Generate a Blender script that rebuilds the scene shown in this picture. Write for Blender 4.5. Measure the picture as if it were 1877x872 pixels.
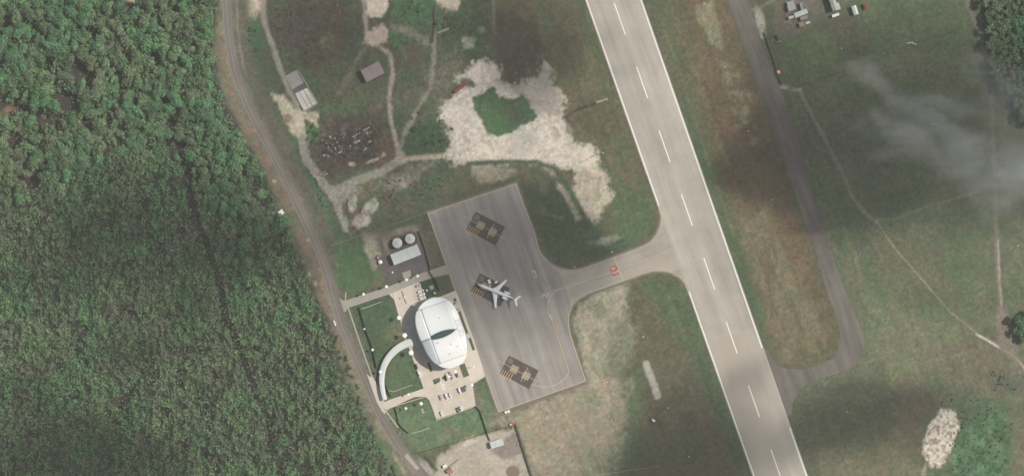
import bpy, math, random
import numpy as np
from mathutils import Vector, Matrix

for _o in list(bpy.data.objects):
    bpy.data.objects.remove(_o, do_unlink=True)
scn = bpy.context.scene
COL = scn.collection
S = 0.43                      # metres per photograph pixel
CU, CV = 938.5, 436.0
CAM_H = 1900.0
SUN_EL = 50.0
SUNV = Vector((0.963, 0.27, 0.0)).normalized()

# ------------------------------------------------------------------ camera, sky, sun, exposure
cam = bpy.data.cameras.new('camera')
cam.sensor_width = 36.0
cam.lens = 36.0 * CAM_H / (1877 * S)
cam.clip_start = 1.0
cam.clip_end = 20000.0
camo = bpy.data.objects.new('camera', cam)
camo.location = (0, 0, CAM_H)
COL.objects.link(camo)
scn.camera = camo

w = bpy.data.worlds.new('World')
scn.world = w
w.use_nodes = True
nt = w.node_tree
bg = nt.nodes['Background']
sky = nt.nodes.new('ShaderNodeTexSky')
sky.sky_type = 'NISHITA'
sky.sun_disc = False
sky.dust_density = 3.0
sky.ozone_density = 0.6
sky.sun_elevation = math.radians(SUN_EL)
sky.sun_rotation = math.atan2(SUNV.x, SUNV.y)
nt.links.new(sky.outputs[0], bg.inputs[0])
bg.inputs[1].default_value = 0.068

sl = bpy.data.lights.new('sun', 'SUN')
sl.energy = 4.0
sl.angle = math.radians(0.6)
sl.color = (1.0, 0.95, 0.87)
so = bpy.data.objects.new('sun', sl)
ldir = Vector((-SUNV.x * math.cos(math.radians(SUN_EL)), -SUNV.y * math.cos(math.radians(SUN_EL)), -math.sin(math.radians(SUN_EL))))
so.rotation_euler = ldir.to_track_quat('-Z', 'Y').to_euler()
so.location = (600, 200, 1500)
COL.objects.link(so)

scn.view_settings.view_transform = 'Standard'
scn.view_settings.look = 'None'
scn.view_settings.gamma = 1.0
scn.view_settings.use_curve_mapping = False
scn.view_settings.exposure = 0.12
scn.cycles.transparent_max_bounces = 24
scn.cycles.volume_bounces = 1

# ------------------------------------------------------------------ helpers
def P(u, v):
    return ((u - CU) * S, (CV - v) * S)

VEIL = 0.020
KL = 1.22
def lin(c):
    c = c / 255.0
    return c / 12.92 if c <= 0.04045 else ((c + 0.055) / 1.055) ** 2.4
def A(r, g, b, k=KL):
    """base colour of a surface that looks r,g,b in full sun in the photograph"""
    return tuple(min(0.85, max(0.006, (lin(x) - VEIL) / k)) for x in (r, g, b))

def tag(o, label=None, cat=None, group=None, kind=None):
    if label: o['label'] = label
    if cat: o['category'] = cat
    if group: o['group'] = group
    if kind: o['kind'] = kind
    return o

def empty(name, label, cat, loc=(0, 0, 0), rz=0.0, group=None):
    o = bpy.data.objects.new(name, None)
    o.empty_display_size = 0.5
    COL.objects.link(o)
    o.location = loc
    o.rotation_euler = (0, 0, rz)
    return tag(o, label, cat, group)

ORD = ['leftmost', 'second from left', 'third from left', 'fourth from left', 'fifth from left', 'sixth from left', 'seventh from left', 'eighth from left', 'ninth from left', 'tenth from left', 'eleventh from left', 'twelfth from left', 'thirteenth from left', 'fourteenth from left', 'fifteenth from left', 'sixteenth from left', 'seventeenth from left']
def uniquify(items):
    """items: (object, u, v, label); look-alikes of one spot are told apart by their order from the left"""
    d = {}
    for it in items: d.setdefault(it[3], []).append(it)
    for lab, its in d.items():
        if len(its) == 1: its[0][0]['label'] = lab; continue
        its.sort(key=lambda q: q[1])
        for k, it in enumerate(its):
            o_ = ORD[k] if k < min(len(its) - 1, len(ORD)) else 'rightmost'
            it[0]['label'] = f'{o_} {lab}'
class MB:
    def __init__(s):
        s.v = []; s.f = []
    def add(s, vs, fs):
        n = len(s.v)
        s.v += [tuple(p) for p in vs]
        s.f += [tuple(i + n for i in f) for f in fs]
        return s
    def box(s, x0, x1, y0, y1, z0, z1, bev=0.0):
        if bev > 0:
            b = bev
            vs = []
            for (z, q) in ((z0, 0), (z1 - b, 0), (z1, b)):
                vs += [(x0 + q, y0 + q, z), (x1 - q, y0 + q, z), (x1 - q, y1 - q, z), (x0 + q, y1 - q, z)]
            fs = [(3, 2, 1, 0)]
            for k in (0, 4):
                for i in range(4):
                    j = (i + 1) % 4
                    fs.append((k + i, k + j, k + 4 + j, k + 4 + i))
            fs.append((8, 9, 10, 11))
            return s.add(vs, fs)
        return s.add([(x0, y0, z0), (x1, y0, z0), (x1, y1, z0), (x0, y1, z0), (x0, y0, z1), (x1, y0, z1), (x1, y1, z1), (x0, y1, z1)],
                     [(3, 2, 1, 0), (4, 5, 6, 7), (0, 1, 5, 4), (1, 2, 6, 5), (2, 3, 7, 6), (3, 0, 4, 7)])
    def prism(s, poly, z0, z1):
        n = len(poly)
        vs = [(x, y, z0) for x, y in poly] + [(x, y, z1) for x, y in poly]
        fs = [tuple(range(n - 1, -1, -1)), tuple(range(n, 2 * n))]
        for i in range(n):
            j = (i + 1) % n
            fs.append((i, j, n + j, n + i))
        return s.add(vs, fs)
    def loft(s, rings, cap=True):
        n = len(rings[0]); vs = []; fs = []
        for r in rings: vs += list(r)
        for k in range(len(rings) - 1):
            for i in range(n):
                j = (i + 1) % n
                fs.append((k * n + i, k * n + j, (k + 1) * n + j, (k + 1) * n + i))
        if cap:
            fs.append(tuple(range(n - 1, -1, -1)))
            fs.append(tuple(range((len(rings) - 1) * n, len(rings) * n)))
        return s.add(vs, fs)
    def cyl(s, cx, cy, z0, z1, r0, r1=None, n=12):
        if r1 is None: r1 = r0
        return s.loft([[(cx + r * math.cos(2 * math.pi * i / n), cy + r * math.sin(2 * math.pi * i / n), z) for i in range(n)] for r, z in ((r0, z0), (r1, z1))])
    def tube(s, a, b, r0, r1=None, n=8):
        if r1 is None: r1 = r0
        a = Vector(a); b = Vector(b); d = (b - a).normalized()
        q = d.to_track_quat('Z', 'Y')
        ring = lambda c, r: [tuple(c + q @ Vector((r * math.cos(2 * math.pi * i / n), r * math.sin(2 * math.pi * i / n), 0))) for i in range(n)]
        return s.loft([ring(a, r0), ring(b, r1)])
    def build(s, name, mat, parent=None, smooth=False):
        me = bpy.data.meshes.new(name)
        me.from_pydata(s.v, [], s.f)
        me.update()
        if smooth:
            for p in me.polygons: p.use_smooth = True
        o = bpy.data.objects.new(name, me)
        if mat: me.materials.append(mat)
        COL.objects.link(o)
        if parent is not None: o.parent = parent
        return o

def struct(o):
    o['kind'] = 'structure'
    return o

# ------------------------------------------------------------------ materials
def mat(name, c1, c2=None, scale=0.5, stretch=1.0, ang=0.0, rough=0.85, fine=0.12, fscale=3.0, metal=0.0, bump=0.0, blotch=0.0):
    """procedural surface: two tones mixed by a (stretched) noise, multiplied by a fine noise"""
    m = bpy.data.materials.new(name)
    m.use_nodes = True
    t = m.node_tree; N = t.nodes; Lk = t.links
    b = N['Principled BSDF']
    b.inputs['Roughness'].default_value = rough
    b.inputs['Metallic'].default_value = metal
    if c2 is None: c2 = tuple(x * 0.85 for x in c1)
    geo = N.new('ShaderNodeNewGeometry')
    mp = N.new('ShaderNodeMapping')
    mp.vector_type = 'TEXTURE'
    mp.inputs['Rotation'].default_value = (0, 0, ang)
    mp.inputs['Scale'].default_value = (1, stretch, 1)
    Lk.new(geo.outputs['Position'], mp.inputs['Vector'])
    n1 = N.new('ShaderNodeTexNoise'); n1.inputs['Scale'].default_value = scale
    n1.inputs['Detail'].default_value = 5; n1.inputs['Roughness'].default_value = 0.6
    Lk.new(mp.outputs[0], n1.inputs['Vector'])
    rmp = N.new('ShaderNodeMapRange')
    rmp.inputs[1].default_value = 0.3; rmp.inputs[2].default_value = 0.7
    Lk.new(n1.outputs['Fac'], rmp.inputs[0])
    mx = N.new('ShaderNodeMix'); mx.data_type = 'RGBA'
    mx.inputs[6].default_value = (*c1, 1); mx.inputs[7].default_value = (*c2, 1)
    Lk.new(rmp.outputs[0], mx.inputs[0])
    n2 = N.new('ShaderNodeTexNoise'); n2.inputs['Scale'].default_value = fscale
    n2.inputs['Detail'].default_value = 3
    Lk.new(geo.outputs['Position'], n2.inputs['Vector'])
    r2 = N.new('ShaderNodeMapRange')
    r2.inputs[1].default_value = 0.25; r2.inputs[2].default_value = 0.75
    r2.inputs[3].default_value = 1 - fine; r2.inputs[4].default_value = 1 + fine
    Lk.new(n2.outputs['Fac'], r2.inputs[0])
    vm = N.new('ShaderNodeVectorMath'); vm.operation = 'SCALE'
    Lk.new(mx.outputs[2], vm.inputs[0]); Lk.new(r2.outputs[0], vm.inputs['Scale'])
    out = vm.outputs[0]
    if blotch > 0:
        n4 = N.new('ShaderNodeTexNoise'); n4.inputs['Scale'].default_value = 0.045; n4.inputs['Detail'].default_value = 6; n4.inputs['Roughness'].default_value = 0.65
        Lk.new(geo.outputs['Position'], n4.inputs['Vector'])
        r4 = N.new('ShaderNodeMapRange'); r4.inputs[1].default_value = 0.32; r4.inputs[2].default_value = 0.68
        r4.inputs[3].default_value = 1 - blotch; r4.inputs[4].default_value = 1 + blotch * .5
        Lk.new(n4.outputs['Fac'], r4.inputs[0])
        v4 = N.new('ShaderNodeVectorMath'); v4.operation = 'SCALE'
        Lk.new(out, v4.inputs[0]); Lk.new(r4.outputs[0], v4.inputs['Scale']); out = v4.outputs[0]
    Lk.new(out, b.inputs['Base Color'])
    return m

def attr_mat(name, fscale=1.3, fine=0.3, rough=0.95, bump=0.15, spec=0.2, fine2=0.12):
    m = bpy.data.materials.new(name)
    m.use_nodes = True
    t = m.node_tree; N = t.nodes; Lk = t.links
    b = N['Principled BSDF']
    b.inputs['Roughness'].default_value = rough
    b.inputs['Specular IOR Level'].default_value = spec
    at = N.new('ShaderNodeAttribute'); at.attribute_name = 'Col'
    geo = N.new('ShaderNodeNewGeometry')
    n2 = N.new('ShaderNodeTexNoise'); n2.inputs['Scale'].default_value = fscale
    n2.inputs['Detail'].default_value = 4; n2.inputs['Roughness'].default_value = 0.7
    Lk.new(geo.outputs['Position'], n2.inputs['Vector'])
    r2 = N.new('ShaderNodeMapRange')
    r2.inputs[1].default_value = 0.25; r2.inputs[2].default_value = 0.75
    r2.inputs[3].default_value = 1 - fine; r2.inputs[4].default_value = 1 + fine
    Lk.new(n2.outputs['Fac'], r2.inputs[0])
    n3 = N.new('ShaderNodeTexNoise'); n3.inputs['Scale'].default_value = fscale * 0.22
    n3.inputs['Detail'].default_value = 4
    Lk.new(geo.outputs['Position'], n3.inputs['Vector'])
    r3 = N.new('ShaderNodeMapRange')
    r3.inputs[1].default_value = 0.3; r3.inputs[2].default_value = 0.7
    r3.inputs[3].default_value = 1 - fine2; r3.inputs[4].default_value = 1 + fine2
    Lk.new(n3.outputs['Fac'], r3.inputs[0])
    mu = N.new('ShaderNodeMath'); mu.operation = 'MULTIPLY'
    Lk.new(r2.outputs[0], mu.inputs[0]); Lk.new(r3.outputs[0], mu.inputs[1])
    vm = N.new('ShaderNodeVectorMath'); vm.operation = 'SCALE'
    Lk.new(at.outputs['Color'], vm.inputs[0]); Lk.new(mu.outputs[0], vm.inputs['Scale'])
    Lk.new(vm.outputs[0], b.inputs['Base Color'])
    if bump > 0:
        bp = N.new('ShaderNodeBump'); bp.inputs['Strength'].default_value = 1.0
        bp.inputs['Distance'].default_value = bump
        Lk.new(n2.outputs['Fac'], bp.inputs['Height'])
        Lk.new(bp.outputs[0], b.inputs['Normal'])
    return m

def leaf_mat():
    m = attr_mat('foliage', fscale=1.1, fine=0.2, rough=0.75, bump=0.0, spec=0.25, fine2=0.1)
    return m

M_GROUND = attr_mat('field soil and grass')
M_LEAF = leaf_mat()
RWA = math.atan2(-0.942, 0.335)       # world direction of the runway
M_RUNWAY = mat('runway concrete', A(200, 193, 179), A(174, 168, 157), scale=0.14, stretch=20, ang=RWA + math.pi / 2, fine=0.10, fscale=1.2, rough=0.9, blotch=0.14)
M_APRON = mat('apron concrete', A(182, 176, 167), A(146, 141, 136), scale=0.17, stretch=22, ang=RWA + math.pi / 2, fine=0.10, fscale=1.2, rough=0.9, blotch=0.14)
M_TAXI = mat('taxiway concrete', A(188, 180, 166), A(168, 161, 150), scale=0.2, stretch=14, ang=math.radians(19.6) + math.pi / 2, fine=0.1, fscale=1.2, rough=0.9, blotch=0.14)
M_SHOULDER = mat('stained shoulder', A(140, 130, 118), A(118, 110, 98), scale=0.2, fine=0.15)
M_WHITEP = mat('white road paint', (.85,.84,.80), (.74,.73,.69), scale=0.6, fine=0.1, rough=0.6)
M_YELP = mat('yellow apron paint', A(216, 203, 174), A(198, 184, 154), scale=0.6, fine=0.15, rough=0.6)
M_YELFAINT = mat('worn yellow paint', A(190, 180, 150), A(178, 166, 142), scale=0.8, fine=0.15, rough=0.7)
M_ORP = mat('orange stand paint', A(228, 188, 140), A(205, 160, 112), scale=0.8, fine=0.15, rough=0.7)
M_REDP = mat('red holding paint', (0.42, 0.10, 0.08), (0.33, 0.075, 0.06), scale=0.8, fine=0.15, rough=0.7)
M_ROADL = mat('worn edge paint', A(176, 168, 155), A(146, 139, 129), scale=0.5, fine=0.2)
M_PADDARK = mat('dark stand tar', A(106, 97, 91), A(88, 81, 77), scale=0.35, fine=0.22, fscale=1.6)
M_PADLIGHT = mat('buff stand concrete', A(178, 166, 142), A(166, 150, 122), scale=0.5, fine=0.12)
M_ASPH = mat('road asphalt', A(138, 131, 122), A(118, 112, 106), scale=0.12, stretch=3, ang=RWA + math.pi / 2, fine=0.08, fscale=1.4)
M_OLDASPH = mat('old strip asphalt', A(134, 127, 119), A(102, 98, 94), scale=0.16, stretch=9, ang=RWA + math.pi / 2, fine=0.12, fscale=1.4, blotch=0.2)
M_PAVE = mat('car park paving', A(228, 216, 200), A(210, 198, 183), scale=0.12, fine=0.09, fscale=1.2, blotch=0.1)
M_PAVEG = mat('grey paving', A(175, 170, 160), A(162, 157, 148), scale=0.12, fine=0.07, fscale=1.2)
M_PLAZA = mat('pale plaza concrete', A(232, 224, 206), A(220, 211, 194), scale=0.15, fine=0.05, fscale=1.5)
M_KERB = mat('pale kerb concrete', A(225, 216, 196), A(212, 203, 184), scale=0.3, fine=0.08)
M_PATH = mat('pale footpath concrete', A(190, 186, 172), A(175, 171, 158), scale=0.3, fine=0.1)
M_YARD = mat('dark yard asphalt', A(112, 106, 108), A(98, 93, 95), scale=0.15, fine=0.1)
M_ROOFW = mat('white membrane roof', (0.78, 0.80, 0.79), (0.73, 0.76, 0.75), scale=0.08, stretch=6, ang=0.34, fine=0.02, rough=0.45)
M_ROOFB = mat('bright white roof', (0.84, 0.84, 0.82), (0.80, 0.80, 0.78), scale=0.08, fine=0.02, rough=0.4)
M_ROOFG = mat('cool grey roof', (0.70, 0.73, 0.74), (0.65, 0.68, 0.69), scale=0.1, fine=0.03, rough=0.5)
M_CANOPYG = mat('grey canopy sheet', A(214, 216, 212), A(200, 203, 200), scale=0.1, fine=0.05, rough=0.6)
M_WALL = mat('pale render wall', (0.55, 0.54, 0.50), (0.48, 0.47, 0.43), scale=0.4, fine=0.06)
M_GLASS = mat('dark green glass', (0.055, 0.10, 0.10), (0.04, 0.075, 0.078), scale=0.3, fine=0.05, rough=0.12)
M_CARGLASS = mat('car glass', (0.02, 0.024, 0.028), rough=0.08, fine=0.0)
M_TYRE = mat('tyre rubber', (0.02, 0.02, 0.02), rough=0.9)
M_SHEETW = mat('white sheet roof', A(215, 222, 218), A(200, 208, 204), scale=0.3, stretch=8, ang=0.34, fine=0.04, rough=0.5)
M_SHEETG = mat('weathered grey sheet roof', A(185, 186, 184), A(160, 162, 160), scale=0.4, stretch=6, ang=0.34 + 1.57, fine=0.1, rough=0.6)
M_SHEETBR = mat('mauve brown roof', A(158, 145, 145), A(146, 134, 134), scale=0.3, stretch=5, ang=0.42, fine=0.05)
M_SHEETPINK = mat('rust stained roof', A(180, 160, 152), A(160, 135, 128), scale=0.6, fine=0.15)
M_CONC = mat('bare concrete', A(170, 168, 162), A(146, 143, 138), scale=0.3, fine=0.15)
M_CONCPALE = mat('pale concrete slab', A(225, 222, 210), A(180, 178, 168), scale=0.35, stretch=3, ang=0.9, fine=0.15)
M_RUST = mat('red rusty steel', (0.22, 0.065, 0.042), (0.15, 0.045, 0.03), scale=1.0, fine=0.2)
M_ORANGE = mat('faded orange steel', (0.50, 0.13, 0.06), (0.40, 0.10, 0.05), scale=1.0, fine=0.15)
M_DARKBR = mat('dark brown scrap', (0.06, 0.045, 0.04), (0.09, 0.06, 0.05), scale=1.2, fine=0.3)
M_SCRAPW = mat('chalky white scrap', (0.40, 0.38, 0.35), (0.17, 0.155, 0.14), scale=1.5, fine=0.3)
M_TANK = mat('white tank paint', A(220, 222, 220), A(205, 207, 205), scale=0.3, fine=0.04, rough=0.5)
M_POLE = mat('galvanised steel', (0.38, 0.39, 0.40), rough=0.45, metal=0.6)
M_LAMPW = mat('white enamel reflector', (0.85, 0.85, 0.83), (0.8, 0.8, 0.78), rough=0.35, fine=0.02)
M_FENCE = mat('dark fence mesh', (0.05, 0.052, 0.05), (0.035, 0.037, 0.035), rough=0.8)
M_FENCEL = mat('pale fence rail', (0.35, 0.35, 0.33), rough=0.7)
M_WALLBR = mat('brown block wall', (0.13, 0.10, 0.08), (0.10, 0.078, 0.062), scale=0.8, fine=0.15)
M_BARK = mat('bark', (0.09, 0.07, 0.055), (0.06, 0.045, 0.035), scale=1.0, fine=0.2)
M_ACW = mat('aircraft white paint', (0.82, 0.84, 0.85), (0.76, 0.78, 0.80), scale=0.5, fine=0.02, rough=0.3)
M_ACG = mat('aircraft grey metal', (0.42, 0.44, 0.46), (0.38, 0.40, 0.42), scale=0.5, fine=0.03, rough=0.35)
M_WATER = mat('muddy pond water', A(150, 133, 118), A(140, 124, 110), scale=0.1, fine=0.02, rough=0.15)
M_CREAM = mat('cream board', (0.8, 0.79, 0.72), (0.74, 0.73, 0.66), scale=0.5, fine=0.04)
def paint(name, c): return mat(name, c, tuple(x * 0.94 for x in c), scale=1.5, fine=0.03, rough=0.3)
PAINTS = {'white': paint('white car paint', (0.80, 0.80, 0.79)), 'silver': paint('silver car paint', (0.42, 0.44, 0.45)),
          'grey': paint('grey car paint', (0.16, 0.165, 0.17)), 'black': paint('black car paint', (0.025, 0.026, 0.028)),
          'beige': paint('beige car paint', (0.48, 0.36, 0.29)), 'pink': paint('dusty pink car paint', (0.52, 0.40, 0.36)),
          'red': paint('red lorry paint', (0.36, 0.15, 0.12))}

# ------------------------------------------------------------------ numpy noise and shape fields
rngN = np.random.RandomState(11)
TAB = rngN.rand(512, 512)
def vn(x, y, seed=0):
    x = np.asarray(x, dtype=float) + seed * 37.17; y = np.asarray(y, dtype=float) + seed * 71.31
    xi = np.floor(x).astype(int); yi = np.floor(y).astype(int)
    fx = x - xi; fy = y - yi
    fx = fx * fx * (3 - 2 * fx); fy = fy * fy * (3 - 2 * fy)
    a = TAB[xi % 512, yi % 512]; b = TAB[(xi + 1) % 512, yi % 512]
    c = TAB[xi % 512, (yi + 1) % 512]; d = TAB[(xi + 1) % 512, (yi + 1) % 512]
    return (a * (1 - fx) + b * fx) * (1 - fy) + (c * (1 - fx) + d * fx) * fy
def fbm(x, y, sc, oct=4, seed=0, rough=0.55):
    s = 0; a = 1.0; n = 0
    for k in range(oct):
        s = s + a * vn(x / sc, y / sc, seed + k * 3.3)
        n += a; a *= rough; sc = sc / 2.03
    return s / n                     # 0..1, mean .5
def sstep(a, b, x):
    t = np.clip((x - a) / (b - a), 0, 1)
    return t * t * (3 - 2 * t)
def sdf_poly(poly, x, y):
    p = np.array(poly, float); n = len(p)
    d = np.full(x.shape, 1e18); ins = np.zeros(x.shape, bool)
    for i in range(n):
        a = p[i]; b = p[(i + 1) % n]
        e = b - a; wx = x - a[0]; wy = y - a[1]
        h = np.clip((wx * e[0] + wy * e[1]) / max(1e-9, e @ e), 0, 1)
        d = np.minimum(d, (wx - e[0] * h) ** 2 + (wy - e[1] * h) ** 2)
        if a[1] != b[1]:
            c = ((a[1] > y) != (b[1] > y)) & (x < (b[0] - a[0]) * (y - a[1]) / (b[1] - a[1]) + a[0])
            ins ^= c
    d = np.sqrt(d)
    return np.where(ins, -d, d)
def dist_line(pts, x, y):
    p = np.array(pts, float); d = np.full(x.shape, 1e18)
    for i in range(len(p) - 1):
        a = p[i]; b = p[i + 1]; e = b - a; wx = x - a[0]; wy = y - a[1]
        h = np.clip((wx * e[0] + wy * e[1]) / max(1e-9, e @ e), 0, 1)
        d = np.minimum(d, (wx - e[0] * h) ** 2 + (wy - e[1] * h) ** 2)
    return np.sqrt(d)
def spline(pts, k=6, closed=False):
    p = [Vector((a[0], a[1])) for a in pts]; n = len(p); out = []
    rng = range(n) if closed else range(n - 1)
    for i in rng:
        if closed: a, b, c, d = p[(i - 1) % n], p[i], p[(i + 1) % n], p[(i + 2) % n]
        else: a, b, c, d = p[max(0, i - 1)], p[i], p[i + 1], p[min(n - 1, i + 2)]
        for j in range(k):
            t = j / k
            q = 0.5 * ((2 * b) + (c - a) * t + (2 * a - 5 * b + 4 * c - d) * t * t + (3 * b - a - 3 * c + d) * t ** 3)
            out.append((q.x, q.y))
    if not closed: out.append((p[-1].x, p[-1].y))
    return out

# ------------------------------------------------------------------ the ground sheet
STEP = 1.6
u_in = np.arange(-70, 1950, STEP); v_in = np.arange(-70, 945, STEP)
def ext(a, lo, hi):
    return np.concatenate([lo, a, hi])
far = np.array([-14000, -8000, -4500, -2400, -1300, -700, -380, -220, -150, -110, -85.0])
U1 = ext(u_in, far, u_in[-1] - (far[::-1] + 70)); V1 = ext(v_in, far, v_in[-1] - (far[::-1] + 70))
UU, VV = np.meshgrid(U1, V1, indexing='ij')
NU, NV = UU.shape
FW = fbm(UU, VV, 22, 4, 1) - 0.5          # shared edge noise
FW2 = fbm(UU, VV, 7, 3, 2) - 0.5
FW3 = fbm(UU, VV, 3.2, 2, 6) - 0.5
PT = fbm(UU, VV, 45, 5, 3, 0.62)
PT2 = fbm(UU, VV, 16, 5, 4, 0.65)
PT3 = fbm(UU, VV, 6, 4, 9, 0.65)
# streak noise along the runway direction
sA = UU * 0.942 - VV * 0.335; sB = UU * 0.335 + VV * 0.942
STK = fbm(sA, sB / 7.0, 14, 4, 5, 0.6)
COLR = np.empty((NU, NV, 3)); COLR[:] = A(104, 108, 85)
ZZ = np.zeros((NU, NV))

def blend(m, c):
    c = np.array(c)
    COLR[:] = COLR * (1 - m[..., None]) + c * m[..., None]
def region(bb):
    i0 = max(0, np.searchsorted(U1, bb[0])); i1 = min(NU, np.searchsorted(U1, bb[2]) + 1)
    j0 = max(0, np.searchsorted(V1, bb[1])); j1 = min(NV, np.searchsorted(V1, bb[3]) + 1)
    return slice(i0, i1), slice(j0, j1)
def _apply(d, sl, c, soft, amp, op, patch, pn):
    dd = d + amp * 2.2 * FW[sl] + amp * FW2[sl] * 1.6 + (1.0 + amp * .2) * 1.4 * FW3[sl]
    m = sstep(soft * 1.2, -soft * 1.2, dd) * op
    if patch > 0:
        src = {'a': PT, 'b': PT2, 's': STK, 'c': PT3}[pn][sl]
        m = m * sstep(0.5 - 0.16 + patch * 0.16, 0.5 + 0.10 + patch * 0.16, src)
    cc = COLR[sl]
    cc[:] = cc * (1 - m[..., None]) + np.array(c) * m[..., None]
    return m
def L(poly, rgb, soft=4, amp=6, op=1.0, patch=0, pn='a'):
    p = np.array(poly); g = soft + amp * 2 + 4
    sl = region((p[:, 0].min() - g, p[:, 1].min() - g, p[:, 0].max() + g, p[:, 1].max() + g))
    return sl, _apply(sdf_poly(poly, UU[sl], VV[sl]), sl, A(*rgb), soft, amp, op, patch, pn)
def E(u, v, ru, rv, rgb, rot=0, soft=0.5, amp=0.3, op=1.0, patch=0, pn='a'):
    R = max(ru, rv) * 2 + 6
    sl = region((u - R, v - R, u + R, v + R))
    x = UU[sl] - u; y = VV[sl] - v; c = math.cos(math.radians(rot)); s = math.sin(math.radians(rot))
    q = np.sqrt(((x * c + y * s) / ru) ** 2 + ((-x * s + y * c) / rv) ** 2) - 1
    q = q + amp * 2.4 * FW[sl] + amp * FW2[sl] * 1.8 + amp * FW3[sl]
    m = sstep(soft, -soft, q) * op
    if patch > 0:
        src = {'a': PT, 'b': PT2, 's': STK, 'c': PT3}[pn][sl]
        m = m * sstep(0.34 + patch * 0.16, 0.60 + patch * 0.16, src)
    cc = COLR[sl]
    cc[:] = cc * (1 - m[..., None]) + np.array(A(*rgb)) * m[..., None]
    return sl, m
def Wl(pts, wd, rgb, soft=1.2, amp=1.0, op=1.0, patch=0, pn='b', store=None):
    p = np.array(pts); g = wd + soft + amp * 2 + 4
    sl = region((p[:, 0].min() - g, p[:, 1].min() - g, p[:, 0].max() + g, p[:, 1].max() + g))
    m = _apply(dist_line(pts, UU[sl], VV[sl]) - wd / 2, sl, A(*rgb), soft, amp, op, patch, pn)
    if store is not None: np.maximum(store[sl], m, out=store[sl])
    return sl, m

TRK = np.zeros((NU, NV)); SND = np.zeros((NU, NV))
ALL = [(-20000, -20000), (20000, -20000), (20000, 20000), (-20000, 20000)]
# broad variation
blend(sstep(0.42, 0.66, PT) * 0.7, A(92, 112, 84))
blend(sstep(0.50, 0.70, fbm(UU, VV, 60, 5, 8, 0.6)) * 0.6, A(112, 104, 86))
# north-west rough field
L([(455, -90), (905, -90), (905, 140), (880, 250), (780, 390), (620, 450), (560, 300), (470, 140)], (92, 102, 80), 14, 14)
L([(455, -90), (905, -90), (905, 140), (880, 250), (780, 390), (620, 450), (560, 300), (470, 140)], (110, 98, 88), 14, 14, 0.75, 0.2, 'a')
L([(455, -90), (905, -90), (905, 140), (880, 250), (780, 390), (620, 450), (560, 300), (470, 140)], (78, 108, 76), 14, 14, 0.7, 0.6, 'b')
E(575, 50, 75, 60, (100, 88, 82), 0, 0.5, 0.3, 0.7)
E(600, 75, 14, 16, (118, 116, 88), 0, 0.4, 0.2, 0.8)
E(545, 45, 22, 30, (98, 92, 88), 0, 0.6, 0.4, 0.6)
E(700, 230, 45, 60, (112, 92, 84), 30, 0.6, 0.4, 0.5)
E(640, 175, 50, 40, (95, 104, 78), 0, 0.6, 0.4, 0.6)
E(730, 70, 18, 20, (78, 122, 84), 0, 0.5, 0.3, 0.9)
E(757, 22, 40, 28, (74, 112, 76), 0, 0.5, 0.3, 0.9)
E(850, 40, 40, 40, (84, 108, 76), 0, 0.6, 0.3, 0.6)
E(740, 200, 40, 60, (80, 104, 78), 20, 0.5, 0.3, 0.6)
E(463, 60, 15, 55, (78, 120, 80), -8, 0.6, 0.4, 0.85)
E(480, 130, 20, 60, (92, 108, 82), -20, 0.6, 0.4, 0.7)
E(465, 10, 16, 20, (205, 185, 165), 0, 0.4, 0.3, 0.9)
# road verge bands
ROAD = spline([(413, -90), (414, -40), (415, 0), (420, 70), (432, 133), (446, 170), (461, 206), (484, 250), (505, 290), (532, 345), (558, 401), (583, 455), (602, 510), (614, 555), (624, 588), (640, 628), (663, 680), (685, 731), (707, 777), (737, 824), (774, 868), (815, 915), (850, 960)], 5)
Wl(ROAD, 78, (112, 112, 92), 8, 5, 0.75)
Wl([(u + 24, v - 6) for u, v in ROAD[10:70]], 26, (108, 108, 92), 8, 4, 0.9)
Wl([(u - 14, v + 4) for u, v in ROAD], 28, (138, 126, 108), 9, 6, 0.85)
Wl([(u - 8, v + 2) for u, v in ROAD], 10, (158, 148, 130), 3, 3, 0.6, 0.1, 'b')
Wl([(u + 9, v - 3) for u, v in ROAD], 8, (128, 122, 108), 4, 3, 0.8)
Wl([(u - 18, v + 6) for u, v in ROAD[20:80]], 12, (146, 120, 100), 6, 4, 0.7, 0.3, 'b')
Wl([(433, -90), (434, 0), (436, 60), (444, 110), (452, 140)], 3, (158, 150, 132), 2, 1, 0.7)
Wl([(u + 40, v - 20) for u, v in ROAD[36:62]], 16, (84, 112, 82), 5, 3, 0.8)
Wl([(u + 12, v - 4) for u, v in ROAD[88:]], 10, (110, 125, 95), 3, 3, 0.7)
# the airfield west of the runway
L([(905, -90), (1060, -90), (1215, 380), (1190, 450), (1120, 470), (1040, 490), (1000, 440), (950, 330), (905, 140)], (110, 108, 84), 10, 4)
L([(905, -90), (1060, -90), (1215, 380), (1190, 450), (1120, 470), (1040, 490), (1000, 440), (950, 330), (905, 140)], (120, 108, 86), 10, 4, 0.8, 0.2, 's')
L([(905, -90), (1060, -90), (1215, 380), (1190, 450), (1120, 470), (1040, 490), (1000, 440), (950, 330), (905, 140)], (88, 112, 82), 10, 4, 0.7, 0.7, 's')
L([(905, 20), (985, 40), (1003, 120), (960, 160), (905, 140)], (92, 84, 78), 10, 6, 0.75)
L([(1035, 190), (1120, 175), (1150, 230), (1060, 290), (1040, 250)], (104, 100, 76), 10, 6, 0.7)
L([(960, 340), (1040, 330), (1080, 400), (1130, 440), (1195, 390), (1200, 430), (1110, 470), (1040, 488), (1003, 470)], (86, 100, 78), 8, 8, 0.85)
L([(1130, 330), (1200, 370), (1200, 430), (1150, 455), (1120, 420)], (92, 114, 80), 10, 8, 0.8)
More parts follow.
